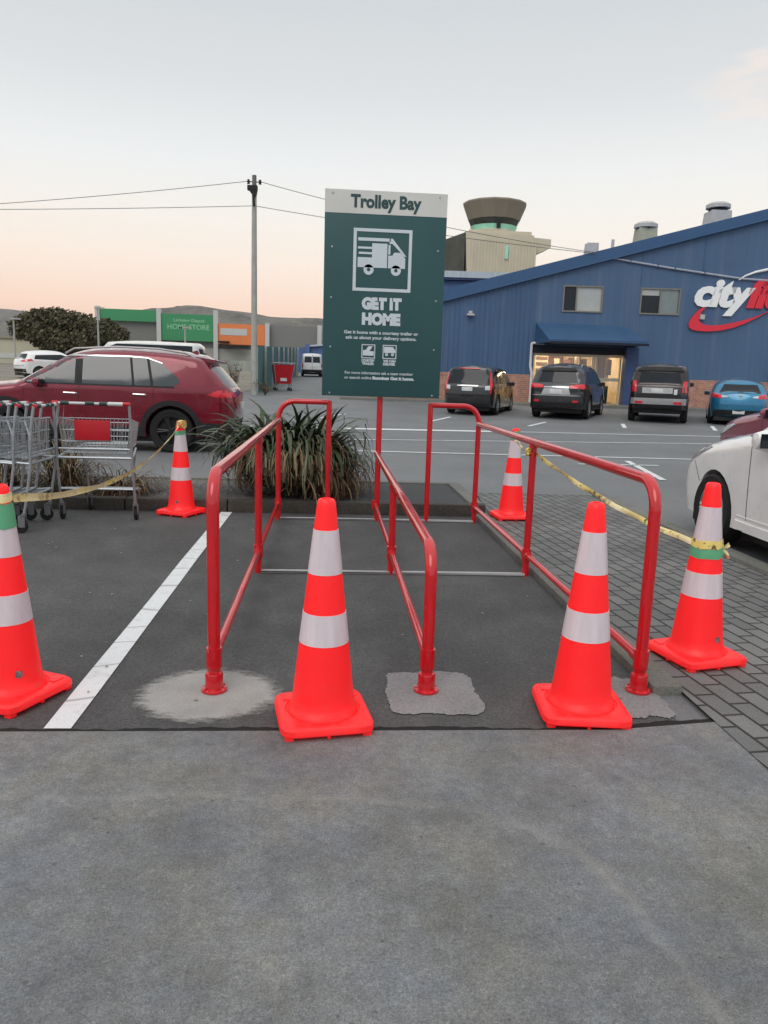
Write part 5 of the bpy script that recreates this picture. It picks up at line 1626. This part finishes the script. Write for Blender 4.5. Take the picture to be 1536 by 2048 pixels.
def handles(root, bvh, pts, mat):
    for (x, z) in pts:
        for s_ in (-1, 1):
            hit = bvh.ray_cast(Vector((x, s_ * 5, z)), Vector((0, -s_, 0)))[0]
            if hit is None: continue
            y = hit.y + s_ * .022
            h_ = MB(); h_.tube([(x - .11, hit.y - s_ * .004, z - .004), (x - .09, y, z), (x + .09, y, z + .004), (x + .11, hit.y - s_ * .004, z + .004)], .016, 8)
            h_.build('door_handle', mat, root)
def plate(root, bvh, y, z, view, w=.36, h=.125):
    s_ = -1 if view == 'rear' else 1
    hit = bvh.ray_cast(Vector((s_ * 9, y, z)), Vector((-s_, 0, 0)))[0]
    x = hit.x + s_ * .016
    p_ = MB(); p_.box(min(x, x - s_ * .05), max(x, x - s_ * .05), y - w / 2, y + w / 2, z - h / 2, z + h / 2)
    p_.build('number_plate', 'plate', root, bevel=.004)

MATS['darkalloy'] = simple('dark_alloy', (.028, .028, .03), .4, .6)
# --- maroon SUV, seen side on (x forward) -------------------------------------
suv = dict(paint='maroon_paint', W=1.855, H=1.70, zb=.27, wr=.365, arch=.425, axles=(1.37, -1.34), belt=1.04, tumble=.20, round=.12, bulge=.07, plan=.10, step=.06, rim='darkalloy',
    chain=[(2.20, .27, 1), (2.32, .48), (2.33, .78), (2.22, .93), (1.85, 1.02), (1.22, 1.10, 1), (.62, 1.44), (.30, 1.60), (-.15, 1.68), (-.75, 1.69), (-1.35, 1.66), (-1.80, 1.595, 1), (-1.88, 1.55, 1), (-2.17, 1.23), (-2.29, 1.09, 1), (-2.35, .98), (-2.36, .62), (-2.26, .30, 1)], decals=[])
suv['decals'] = archtrim(suv, .09) + [
    ('side_window', 'glass', 'sides', [(1.02, 1.13), (.22, 1.10), (.22, 1.565), (.40, 1.555), (.62, 1.44), (.88, 1.26)]),
    ('side_window', 'glass', 'sides', [(.10, 1.10), (-.72, 1.10), (-.66, 1.575), (.10, 1.575)]),
    ('side_window', 'glass', 'sides', [(-.76, 1.10), (-1.02, 1.105), (-.94, 1.56), (-.70, 1.572)]),
    ('side_window', 'glass', 'sides', [(-1.07, 1.107), (-1.40, 1.12), (-1.50, 1.19), (-1.44, 1.28), (-1.20, 1.48), (-.985, 1.55)]),
    ('window_pillar', 'trim', 'sides', [(.22, 1.10), (.10, 1.10), (.10, 1.575), (.22, 1.57)], dict(off=.0025)),
    ('window_pillar', 'trim', 'sides', [(-.72, 1.10), (-.76, 1.10), (-.70, 1.572), (-.66, 1.575)], dict(off=.0025)),
    ('window_pillar', 'trim', 'sides', [(-1.02, 1.105), (-1.07, 1.107), (-.985, 1.55), (-.94, 1.56)], dict(off=.0025)),
    ('window_trim', 'chrome', 'sides', [(1.10, 1.16), (.92, 1.275), (.64, 1.465), (.40, 1.585), (.22, 1.597), (-.66, 1.60), (-.95, 1.583), (-1.2, 1.50), (-1.2, 1.485), (-.95, 1.566), (-.66, 1.58), (.22, 1.576), (.40, 1.562), (.62, 1.446), (.9, 1.255), (1.07, 1.14)], dict(off=.014, depth=.03)),
    ('window_sill_trim', 'trim', 'sides', [(1.05, 1.105), (-1.42, 1.085), (-1.40, 1.113), (1.02, 1.128)], dict(off=.006)),
    ('sill_cladding', 'trim', 'sides', bar_trim(-.88, .90, .275, .43), dict(off=.012)),
    ('rear_cladding', 'trim', 'sides', [(-1.80, .285), (-2.22, .30), (-2.24, .50), (-1.82, .52)], dict(off=.010)),
    ('front_cladding', 'trim', 'sides', [(1.84, .285), (2.20, .29), (2.22, .46), (1.84, .50)], dict(off=.010)),
    ('tail_light', 'redlight', 'sides', [(-1.95, .99), (-2.08, .95), (-2.28, .95), (-2.31, 1.07), (-2.12, 1.07)], dict(off=.008)),
    ('tail_light', 'redlight', 'rear', [(.50, .95), (.86, .95), (.86, 1.05), (.50, 1.03)], dict(mirror=1, off=.008)),
    ('rear_window', 'glass', 'rear', [(-.70, 1.13), (.70, 1.13), (.60, 1.47), (-.60, 1.47)], dict(off=.005)),
    ('windscreen', 'glass', 'front', [(-.72, 1.15), (.72, 1.15), (.60, 1.56), (-.60, 1.56)], dict(off=.005)),
    ('rear_bumper', 'trim', 'rear', [(-.80, .31), (.80, .31), (.82, .56), (-.82, .56)], dict(off=.015)),
    ('bumper_insert', 'silver', 'rear', [(-.5, .34), (.5, .34), (.5, .42), (-.5, .42)], dict(off=.024)),
    ('door_seam', 'trim', 'sides', [(.165, .44), (.157, .44), (.157, 1.085), (.165, 1.085)], dict(off=.0015)),
    ('door_seam', 'trim', 'sides', [(-.90, .56), (-.96, .70), (-1.05, .80), (-1.06, 1.08), (-1.068, 1.08), (-1.058, .797), (-.968, .697), (-.908, .555)], dict(off=.0015)),
    ('door_seam', 'trim', 'sides', [(1.05, .44), (1.042, .44), (1.05, 1.09), (1.058, 1.09)], dict(off=.0015)),
    ('headlight', 'clearlight', 'sides', [(2.27, .80), (1.95, .88), (1.90, .93), (2.2, .92)], dict(off=.006)),
]
XC = -1.70 - 2.33
r0, bv = car('parked_suv', 'dark red SUV parked side on behind the wire trolleys', 'car', suv, (XC, 13.92, 0), PI)
mirror(r0, .80, .90, 1.12, 'maroon_paint'); handles(r0, bv, ((-.83, .965), (.30, .96)), 'chrome')
plate(r0, bv, 0, .80, 'rear')
for s_ in (-1, 1):
    t_ = MB(); t_.tube([(.45, s_ * .58, 1.615), (.30, s_ * .60, 1.695), (-.4, s_ * .61, 1.745), (-1.1, s_ * .61, 1.735), (-1.55, s_ * .60, 1.675), (-1.68, s_ * .59, 1.615)], .017, 8); t_.build('roof_rail', 'silver', r0)
t_ = MB(); t_.prism([(-1.45, 1.68), (-1.62, 1.74), (-1.66, 1.74), (-1.70, 1.64)], -.03, .03); t_.build('aerial_fin', 'maroon_paint', r0)
t_ = MB(); t_.prism([(-1.74, 1.612), (-2.06, 1.575), (-2.07, 1.545), (-1.86, 1.54)], -.60, .60); t_.build('spoiler', 'maroon_paint', r0, bevel=.008)

# --- white hatchback in the right-hand bay ------------------------------------
hat = dict(paint='white_paint', W=1.70, H=1.48, zb=.22, wr=.315, arch=.355, axles=(1.24, -1.25), belt=.93, tumble=.22, round=.15, bulge=.10, plan=.14, step=.055, spokes=7, rim='alloy',
    chain=[(1.98, .22, 1), (2.06, .40), (2.03, .62), (1.90, .76), (1.55, .89), (.98, 1.00), (.80, 1.04, 1), (.25, 1.34), (-.05, 1.44), (-.5, 1.48), (-1.1, 1.44), (-1.55, 1.36, 1), (-1.75, 1.05), (-1.85, .95), (-1.93, .62), (-1.85, .24, 1)], decals=[])
hat['decals'] = [
    ('side_window', 'dark_glass', 'sides', [(.62, 1.01), (-.12, .98), (-.12, 1.36), (.0, 1.37), (.25, 1.28)]),
    ('side_window', 'dark_glass', 'sides', [(-.20, .98), (-1.0, 1.0), (-1.1, 1.30), (-.20, 1.365)]),
    ('window_pillar', 'trim', 'sides', [(-.12, .98), (-.20, .98), (-.20, 1.365), (-.12, 1.365)], dict(off=.0025)),
    ('window_corner', 'trim', 'sides', [(.84, 1.0), (.62, .985), (.62, 1.02), (.68, 1.06)], dict(off=.004)),
    ('windscreen', 'dark_glass', 'front', [(-.68, 1.07), (.68, 1.07), (.56, 1.36), (-.56, 1.36)], dict(off=.005)),
    ('headlight', 'clearlight', 'sides', [(1.98, .66), (1.72, .74), (1.40, .86), (1.46, .875), (1.68, .835), (1.88, .745)], dict(off=.012, depth=.03)),
    ('tail_light', 'redlight', 'rear', [(.55, .80), (.80, .80), (.78, 1.05), (.60, 1.05)], dict(mirror=1, off=.006)),
    ('rear_window', 'dark_glass', 'rear', [(-.58, 1.06), (.58, 1.06), (.48, 1.32), (-.48, 1.32)], dict(off=.005)),
    ('lower_grille', 'trim', 'front', [(-.55, .28), (.55, .28), (.48, .44), (-.48, .44)], dict(off=.006)),
    ('grille', 'trim', 'front', [(-.40, .56), (.40, .56), (.36, .64), (-.36, .64)], dict(off=.006)),
    ('fog_lamp', 'trim', 'front', [(.58, .33), (.74, .35), (.74, .45), (.62, .45)], dict(mirror=1, off=.004)),
    ('door_seam', 'trim', 'sides', [(.66, .32), (.652, .32), (.66, .97), (.668, .97)], dict(off=.0015)),
    ('door_seam', 'trim', 'sides', [(-.16, .32), (-.168, .32), (-.168, .975), (-.16, .975)], dict(off=.0015)),
    ('bumper_seam', 'trim', 'sides', [(1.56, .53), (1.72, .70), (1.725, .695), (1.567, .525)], dict(off=.0015)),
    ('sill_skirt', 'white_paint', 'sides', [(-.83, .225), (.83, .225), (.82, .30), (-.82, .30)], dict(off=.014)),
    ('body_crease', 'white_paint', 'sides', [(-.85, .335), (.80, .335), (.80, .345), (-.85, .35)], dict(off=.006)),
]
r0, bv = car('parked_hatchback', 'white hatchback with its front wheel behind the cone on the paving', 'car', hat, (4.22, 5.13, 0), PI / 2 + .0)
mirror(r0, .42, .80, .99, 'white_paint'); handles(r0, bv, ((-.05, .84), (-.95, .86)), 'white_paint'); plate(r0, bv, 0, .50, 'front')
# --- pinkish maroon car beyond it ----------------------------------------------
h2 = dict(hat); h2['paint'] = 'pink_maroon_paint'; h2['step'] = .08
h2['chain'] = [(1.98, .22, 1), (2.08, .42), (2.05, .68), (1.90, .86), (1.50, .98), (1.02, 1.05), (.82, 1.10, 1), (.25, 1.40), (-.05, 1.50), (-.5, 1.54), (-1.1, 1.50), (-1.6, 1.42, 1), (-1.85, 1.08), (-1.93, .95), (-1.98, .62), (-1.9, .24, 1)]
h2['H'] = 1.54; h2['belt'] = .99
r0, bv = car('parked_hatchback', 'maroon car whose rounded bonnet shows beyond the white hatchback', 'car', h2, (6.72, 9.25, 0), PI / 2)
mirror(r0, .42, .84, 1.06, 'pink_maroon_paint')

# --- row of parked cars in front of the gym -------------------------------------
PG = 'cars parked tail out in front of the blue building'
HD = R(27)
def rear_common(H, belt, wtop, wbelt, zlow):
    return [('rear_window', 'dark_glass', 'rear', [(-wbelt, belt), (wbelt, belt), (wtop, H - .13), (-wtop, H - .13)], dict(off=.005))]
def side_glass(x0, x1, x2, x3, belt, zt):
    return [('side_window', 'dark_glass', 'sides', [(x0, belt), (x1, belt), (x2, zt), (x3, zt)])]
# dark grey SUV
g = dict(paint='grey_paint', W=1.93, H=1.76, zb=.30, wr=.37, arch=.43, axles=(1.42, -1.37), belt=1.08, tumble=.20, round=.14, bulge=.09, plan=.09, step=.11,
    chain=[(2.30, .30, 1), (2.42, .55), (2.40, .85), (2.1, 1.04), (1.3, 1.16, 1), (.55, 1.60), (.1, 1.73), (-.8, 1.76), (-1.6, 1.72), (-2.05, 1.64, 1), (-2.14, 1.58), (-2.32, 1.16), (-2.42, 1.02), (-2.45, .66), (-2.36, .34, 1)])
g['decals'] = archtrim(g, .06) + [
    ('rear_window', 'dark_glass', 'rear', [(-.66, 1.19), (.66, 1.19), (.54, 1.55), (-.54, 1.55)], dict(off=.005)),
    ('side_window', 'dark_glass', 'sides', [(1.0, 1.16), (-1.95, 1.18), (-1.75, 1.58), (.15, 1.62), (.55, 1.50)]),
    ('tail_light', 'redlight', 'rear', [(.42, 1.02), (.88, 1.0), (.88, 1.16), (.46, 1.11)], dict(mirror=1, off=.010)),
    ('tail_light', 'redlight', 'sides', [(-2.10, 1.03), (-2.36, 1.0), (-2.36, 1.15), (-2.14, 1.15)], dict(off=.008)),
    ('under_lamp_trim', 'trim', 'rear', [(.48, .86), (.86, .90), (.88, .99), (.44, 1.0)], dict(mirror=1, off=.006)),  # black panel just below each tail light
    ('plate_recess', 'silver', 'rear', [(-.48, .80), (.48, .80), (.40, 1.00), (-.40, 1.00)], dict(off=.006)),
    ('chrome_strip', 'chrome', 'rear', [(-.40, 1.02), (.40, 1.02), (.40, 1.06), (-.40, 1.06)], dict(off=.012)),
    ('lower_bumper', 'trim', 'rear', [(-.82, .33), (.82, .33), (.86, .54), (-.86, .54)], dict(off=.012)),
    ('reflector', 'redlight', 'rear', [(.55, .55), (.72, .55), (.72, .62), (.55, .62)], dict(mirror=1, off=.014)),
    ('bumper_step', 'silver', 'rear', [(-.80, .76), (.80, .76), (.80, .785), (-.80, .785)], dict(off=.012)),
    ('spoiler', 'trim', 'rear', [(-.60, 1.57), (.60, 1.57), (.52, 1.68), (-.52, 1.68)], dict(off=.05)),
    ('sill_cladding', 'trim', 'sides', bar_trim(-.90, .94, .31, .46), dict(off=.012)),
]
def place(px, py): return (px, py, gz(py))
def centre(x, y, hd, back): return (x + math.sin(hd) * back, y + math.cos(hd) * back)
def rear_car(name, lab, spec, xr, yr, hd, back, pz=.90):
    cx_, cy_ = centre(xr, yr, hd, back)
    ra, bv_ = car(name, lab, 'car', spec, (cx_, cy_, gz(cy_) - .03), PI / 2 - hd, PG)
    ra.rotation_euler = Matrix.Rotation(PI / 2 - hd, 3, 'Z').to_euler()
    return ra, bv_
r0, bv = rear_car('parked_suv', 'dark grey SUV parked tail out in front of the lit entrance', g, 7.44, 24.7, R(28), 2.42)
plate(r0, bv, 0, .90, 'rear', .4, .14); mirror(r0, .85, .92, 1.18, 'grey_paint'); handles(r0, bv, ((-1.0, 1.02), (.1, 1.02)), 'grey_paint')
for s_ in (-1, 1):
    t_ = MB(); t_.tube([(.3, s_ * .62, 1.70), (.1, s_ * .63, 1.79), (-1.4, s_ * .63, 1.80), (-1.7, s_ * .62, 1.70)], .018, 6); t_.build('roof_rail', 'silver', r0)
# black people mover
p = dict(paint='black_paint', W=1.78, H=1.64, zb=.24, wr=.335, arch=.385, axles=(1.38, -1.36), belt=.98, tumble=.17, round=.13, bulge=.07, plan=.08, step=.11,
    chain=[(2.22, .24, 1), (2.36, .45), (2.33, .70), (2.05, .90), (1.45, 1.06, 1), (.55, 1.48), (.1, 1.60), (-.8, 1.64), (-1.7, 1.60), (-2.12, 1.54, 1), (-2.28, 1.05), (-2.36, .92), (-2.38, .55), (-2.3, .28, 1)])
p['decals'] = [
    ('rear_window', 'dark_glass', 'rear', [(-.72, 1.03), (.72, 1.03), (.62, 1.50), (-.62, 1.50)], dict(off=.005)),
    ('side_window', 'dark_glass', 'sides', [(1.0, 1.05), (-2.0, 1.06), (-1.85, 1.46), (.1, 1.50), (.5, 1.38)]),
    ('tail_light', 'redlight', 'rear', [(.76, .72), (.86, .72), (.76, 1.50), (.69, 1.50)], dict(mirror=1, off=.010)),
    ('tail_light_clear', 'clearlight', 'rear', [(.60, .84), (.755, .84), (.745, .99), (.60, .97)], dict(mirror=1, off=.010)),
    ('roof_spoiler', 'redlight', 'rear', [(-.35, 1.535), (.35, 1.535), (.33, 1.56), (-.33, 1.56)], dict(off=.04)),
    ('plate_garnish', 'chrome', 'rear', [(-.36, .96), (.36, .96), (.36, .99), (-.36, .99)], dict(off=.014)),
    ('bumper_line', 'trim', 'rear', [(-.80, .66), (.80, .66), (.80, .69), (-.80, .69)], dict(off=.010)),
    ('lower_bumper', 'trim', 'rear', [(-.74, .27), (.74, .27), (.76, .36), (-.76, .36)], dict(off=.012)),
]
r0, bv = rear_car('parked_people_mover', 'black people mover half hidden by the green sign board', p, 4.60, 25.4, R(23), 2.36)
plate(r0, bv, 0, .86, 'rear', .36, .13); mirror(r0, .95, .86, 1.06, 'black_paint'); handles(r0, bv, ((-.9, .92), (.2, .92)), 'black_paint')
# black 4x4 with the silver bumper
q = dict(paint='brown_black_paint', W=1.90, H=1.88, zb=.40, wr=.40, arch=.46, axles=(1.42, -1.37), belt=1.22, tumble=.15, round=.11, bulge=.07, plan=.07, step=.11,
    chain=[(2.25, .42, 1), (2.38, .62), (2.36, .98), (2.1, 1.14), (1.3, 1.22, 1), (.7, 1.68), (.3, 1.82), (-.8, 1.88), (-1.7, 1.86), (-2.12, 1.80, 1), (-2.22, 1.72), (-2.32, 1.26), (-2.38, 1.15), (-2.40, .75), (-2.30, .44, 1)])
q['decals'] = archtrim(q, .06) + [
    ('rear_window', 'dark_glass', 'rear', [(-.66, 1.30), (.66, 1.30), (.60, 1.64), (-.60, 1.64)], dict(off=.005)),
    ('spoiler', 'trim', 'rear', [(-.72, 1.68), (.72, 1.68), (.60, 1.82), (-.60, 1.82)], dict(off=.06)),
    ('side_window', 'dark_glass', 'sides', [(1.0, 1.27), (-2.0, 1.29), (-1.95, 1.68), (.3, 1.72), (.7, 1.58)]),
    ('tail_light', 'redlight', 'rear', [(.70, 1.00), (.86, 1.0), (.83, 1.36), (.72, 1.36)], dict(mirror=1, off=.010)),
    ('plate_garnish', 'silver', 'rear', [(-.42, .96), (.52, .96), (.52, 1.14), (-.42, 1.14)], dict(off=.010)),
    ('tailgate_trim', 'trim', 'rear', [(-.68, .80), (.68, .80), (.68, .95), (-.68, .95)], dict(off=.006)),
    ('white_sticker', 'plate', 'rear', [(-.56, .93), (-.46, .93), (-.46, 1.10), (-.56, 1.10)], dict(off=.014)),
    ('rear_bumper', 'silver', 'rear', [(-.86, .60), (.86, .60), (.86, .80), (-.86, .80)], dict(off=.05, depth=.06)),
    ('reflector', 'redlight', 'rear', [(.48, .62), (.72, .62), (.72, .70), (.48, .70)], dict(mirror=1, off=.06)),
    ('lower_bumper', 'trim', 'rear', [(-.66, .44), (.66, .44), (.74, .59), (-.74, .59)], dict(off=.02)),
]
r0, bv = rear_car('parked_four_wheel_drive', 'black four wheel drive with a silver rear bumper beside the lit entrance', q, 10.66, 24.1, R(25), 2.40)
plate(r0, bv, .06, 1.05, 'rear', .36, .12); mirror(r0, .8, .92, 1.28, 'black_paint')
# blue hatch
e_ = dict(paint='blue_paint', W=1.82, H=1.47, zb=.24, wr=.325, arch=.375, axles=(1.30, -1.30), belt=.98, tumble=.25, round=.15, bulge=.11, plan=.11, step=.11,
    chain=[(2.0, .24, 1), (2.14, .42), (2.10, .68), (1.85, .86), (1.05, 1.0, 1), (.35, 1.34), (0, 1.44), (-.6, 1.47), (-1.3, 1.42), (-1.72, 1.36, 1), (-1.92, 1.08), (-2.08, .98), (-2.16, .64), (-2.06, .28, 1)])
e_['decals'] = [
    ('rear_window', 'dark_glass', 'rear', [(-.64, 1.05), (.64, 1.05), (.50, 1.34), (-.50, 1.34)], dict(off=.005)),
    ('side_window', 'dark_glass', 'sides', [(.75, 1.02), (-1.55, 1.05), (-1.45, 1.28), (0, 1.36), (.35, 1.25)]),
    ('tail_light', 'redlight', 'rear', [(.54, .88), (.86, .90), (.86, 1.05), (.58, 1.0)], dict(mirror=1, off=.008)),
    ('tail_light', 'redlight', 'sides', [(-1.60, .98), (-1.98, .90), (-1.98, 1.02), (-1.72, 1.06)], dict(off=.008)),
    ('tail_light_clear', 'clearlight', 'rear', [(.36, .92), (.535, .90), (.565, .985), (.40, .965)], dict(mirror=1, off=.008)),
    ('lower_bumper', 'trim', 'rear', [(-.78, .27), (.78, .27), (.78, .50), (-.78, .50)], dict(off=.010)),
    ('crease', 'blue_paint', 'rear', [(-.72, .68), (.72, .68), (.72, .70), (-.72, .70)], dict(off=.02)),
]
r0, bv = rear_car('parked_hatchback', 'bright blue hatchback parked tail out at the right end of the row', e_, 13.36, 24.0, R(26), 2.16)
plate(r0, bv, 0, .44, 'rear', .36, .12); mirror(r0, .6, .88, 1.02, 'blue_paint')
b_ = MB(); hit = bv.ray_cast(Vector((-9, 0, .98)), Vector((1, 0, 0)))[0]
b_.lathe([(.001, -.02), (.055, -.018), (.055, .01)], 14, axis='y'); b_.v = [(hit.x + y_, x_, .975 + z_) for x_, y_, z_ in b_.v]; b_.build('round_badge', 'chrome', r0)

# --- far vehicles -----------------------------------------------------------------
wsed = dict(e_); wsed['paint'] = 'white_paint'
r0, bv = car('parked_hatchback', 'small white hatchback far left beyond the red SUV', 'car', wsed, (-15.9, 45.6, gz(45.6) - .02), PI / 2 - R(48))
mirror(r0, .6, .88, 1.02, 'white_paint')
vn = dict(paint='van_white', W=1.80, H=1.92, zb=.28, wr=.33, arch=.38, axles=(1.45, -1.35), belt=1.05, tumble=.10, round=.10, bulge=.05, plan=.06, step=.16,
    chain=[(2.1, .28, 1), (2.2, .5), (2.15, .85), (1.75, 1.02), (1.35, 1.12, 1), (.8, 1.70), (.4, 1.86), (-.6, 1.92), (-2.0, 1.88, 1), (-2.12, 1.7), (-2.2, 1.0), (-2.22, .5), (-2.18, .32, 1)])
vn['decals'] = [
    ('rear_window', 'dark_glass', 'rear', [(-.68, 1.16), (-.05, 1.16), (-.05, 1.66), (-.62, 1.66)], dict(off=.006)),
    ('rear_window', 'dark_glass', 'rear', [(.05, 1.16), (.68, 1.16), (.62, 1.66), (.05, 1.66)], dict(off=.006)),
    ('door_seam', 'trim', 'rear', [(-.012, .55), (.012, .55), (.012, 1.82), (-.012, 1.82)], dict(off=.003)),
    ('tail_light', 'redlight', 'rear', [(.76, .75), (.86, .75), (.84, 1.10), (.76, 1.10)], dict(mirror=1, off=.008)),
    ('lower_bumper', 'trim', 'rear', [(-.82, .32), (.82, .32), (.84, .58), (-.84, .58)], dict(off=.02)),
    ('side_window', 'dark_glass', 'sides', [(1.1, 1.16), (.3, 1.14), (.3, 1.62), (.75, 1.60)]),
]
r0, bv = car('parked_van', 'white van with twin rear windows facing out between fence and sign', 'van', vn, (-1.72, 67.5, gz(67.5) - .02), PI / 2 - R(-3))
plate(r0, bv, 0, .82, 'rear', .36, .12)
mb_ = dict(vn); mb_.update(W=1.9, H=2.25, belt=1.30, tumble=.08, axles=(1.55, -1.5), wr=.34, arch=.39, paint='van_white')
mb_['chain'] = [(2.40, .28, 1), (2.5, .5), (2.48, .95), (2.25, 1.25, 1), (1.55, 2.05), (1.3, 2.18), (0, 2.25), (-2.2, 2.21, 1), (-2.34, 2.0), (-2.42, 1.1), (-2.44, .5), (-2.4, .32, 1)]
mb_['decals'] = [('side_window', 'dark_glass', 'sides', [(1.2, 1.45), (-2.15, 1.45), (-2.12, 2.10), (1.05, 2.12), (1.35, 1.98)]),
    ('rear_window', 'dark_glass', 'rear', [(-.70, 1.4), (.70, 1.4), (.66, 2.0), (-.66, 2.0)]),
    ('windscreen', 'dark_glass', 'front', [(-.78, 1.35), (.78, 1.35), (.70, 2.0), (-.70, 2.0)]),
    ('tail_light', 'redlight', 'rear', [(.80, .9), (.9, .9), (.9, 1.3), (.80, 1.3)], dict(mirror=1, off=.008))]
r0, bv = car('parked_minibus', 'white minibus with dark side windows rising behind the red SUV roof', 'van', mb_, (-7.95, 34, gz(34) - .02), PI - R(3))
r0.scale = (1, 1, .95)
# red trolley beside the fence
rt = empty('plant_trolley', (-2.42, 38.6, gz(38.6)), R(12), 'big red flat sided trolley parked beside the green fence', 'trolley')
b_ = MB(); vs = []
for z, w, d in ((.35, .36, .30), (1.28, .50, .48)):
    vs += [(-w, -d, z), (w, -d, z), (w, d, z), (-w, d, z)]
b_.add(vs, [(0, 1, 5, 4), (1, 2, 6, 5), (2, 3, 7, 6), (3, 0, 4, 7), (0, 3, 2, 1)])
tub = b_.build('tub', 'plastic_red', rt, smooth=0)
b_ = MB(); b_.box(-.16, .16, -.355, -.34, .48, .72); b_.build('white_panel', 'plate', tub, smooth=0)
b_ = MB()
for s_ in (-1, 1):
    b_.tube([(s_ * .36, -.33, .08), (s_ * .38, -.35, .4), (s_ * .52, -.52, 1.36)], .025, 6); b_.tube([(s_ * .36, .33, .08), (s_ * .38, .35, .4), (s_ * .52, .52, 1.36)], .025, 6)
b_.tube([(-.52, -.52, 1.36), (.52, -.52, 1.36), (.52, .52, 1.36), (-.52, .52, 1.36), (-.52, -.52, 1.36)], .025, 6)
b_.build('frame', 'zinc', rt)
for sx in (-.36, .36):
    for sy in (-.33, .33):
        w_ = MB(); w_.lathe([(.02, -.02), (.08, -.02), (.08, .02), (.02, .02)], 12, (sx, sy, .08), axis='y'); w_.build('wheel', 'tyre', rt)

# ================================================================== AIR
m = bpy.data.materials.new('haze_air'); m.use_nodes = True
t = m.node_tree; t.nodes.remove(t.nodes['Principled BSDF'])
pv = N(t, 'ShaderNodeVolumePrincipled'); pv.inputs['Color'].default_value = (.86, .84, .90, 1); pv.inputs['Density'].default_value = .00006
t.links.new(pv.outputs[0], t.nodes['Material Output'].inputs['Volume'])
MATS['haze'] = m
hz = MB(); hz.box(-6300, 6300, -620, 6300, -1.2, 335)
tag(hz.build('haze', 'haze', smooth=0), kind='stuff')
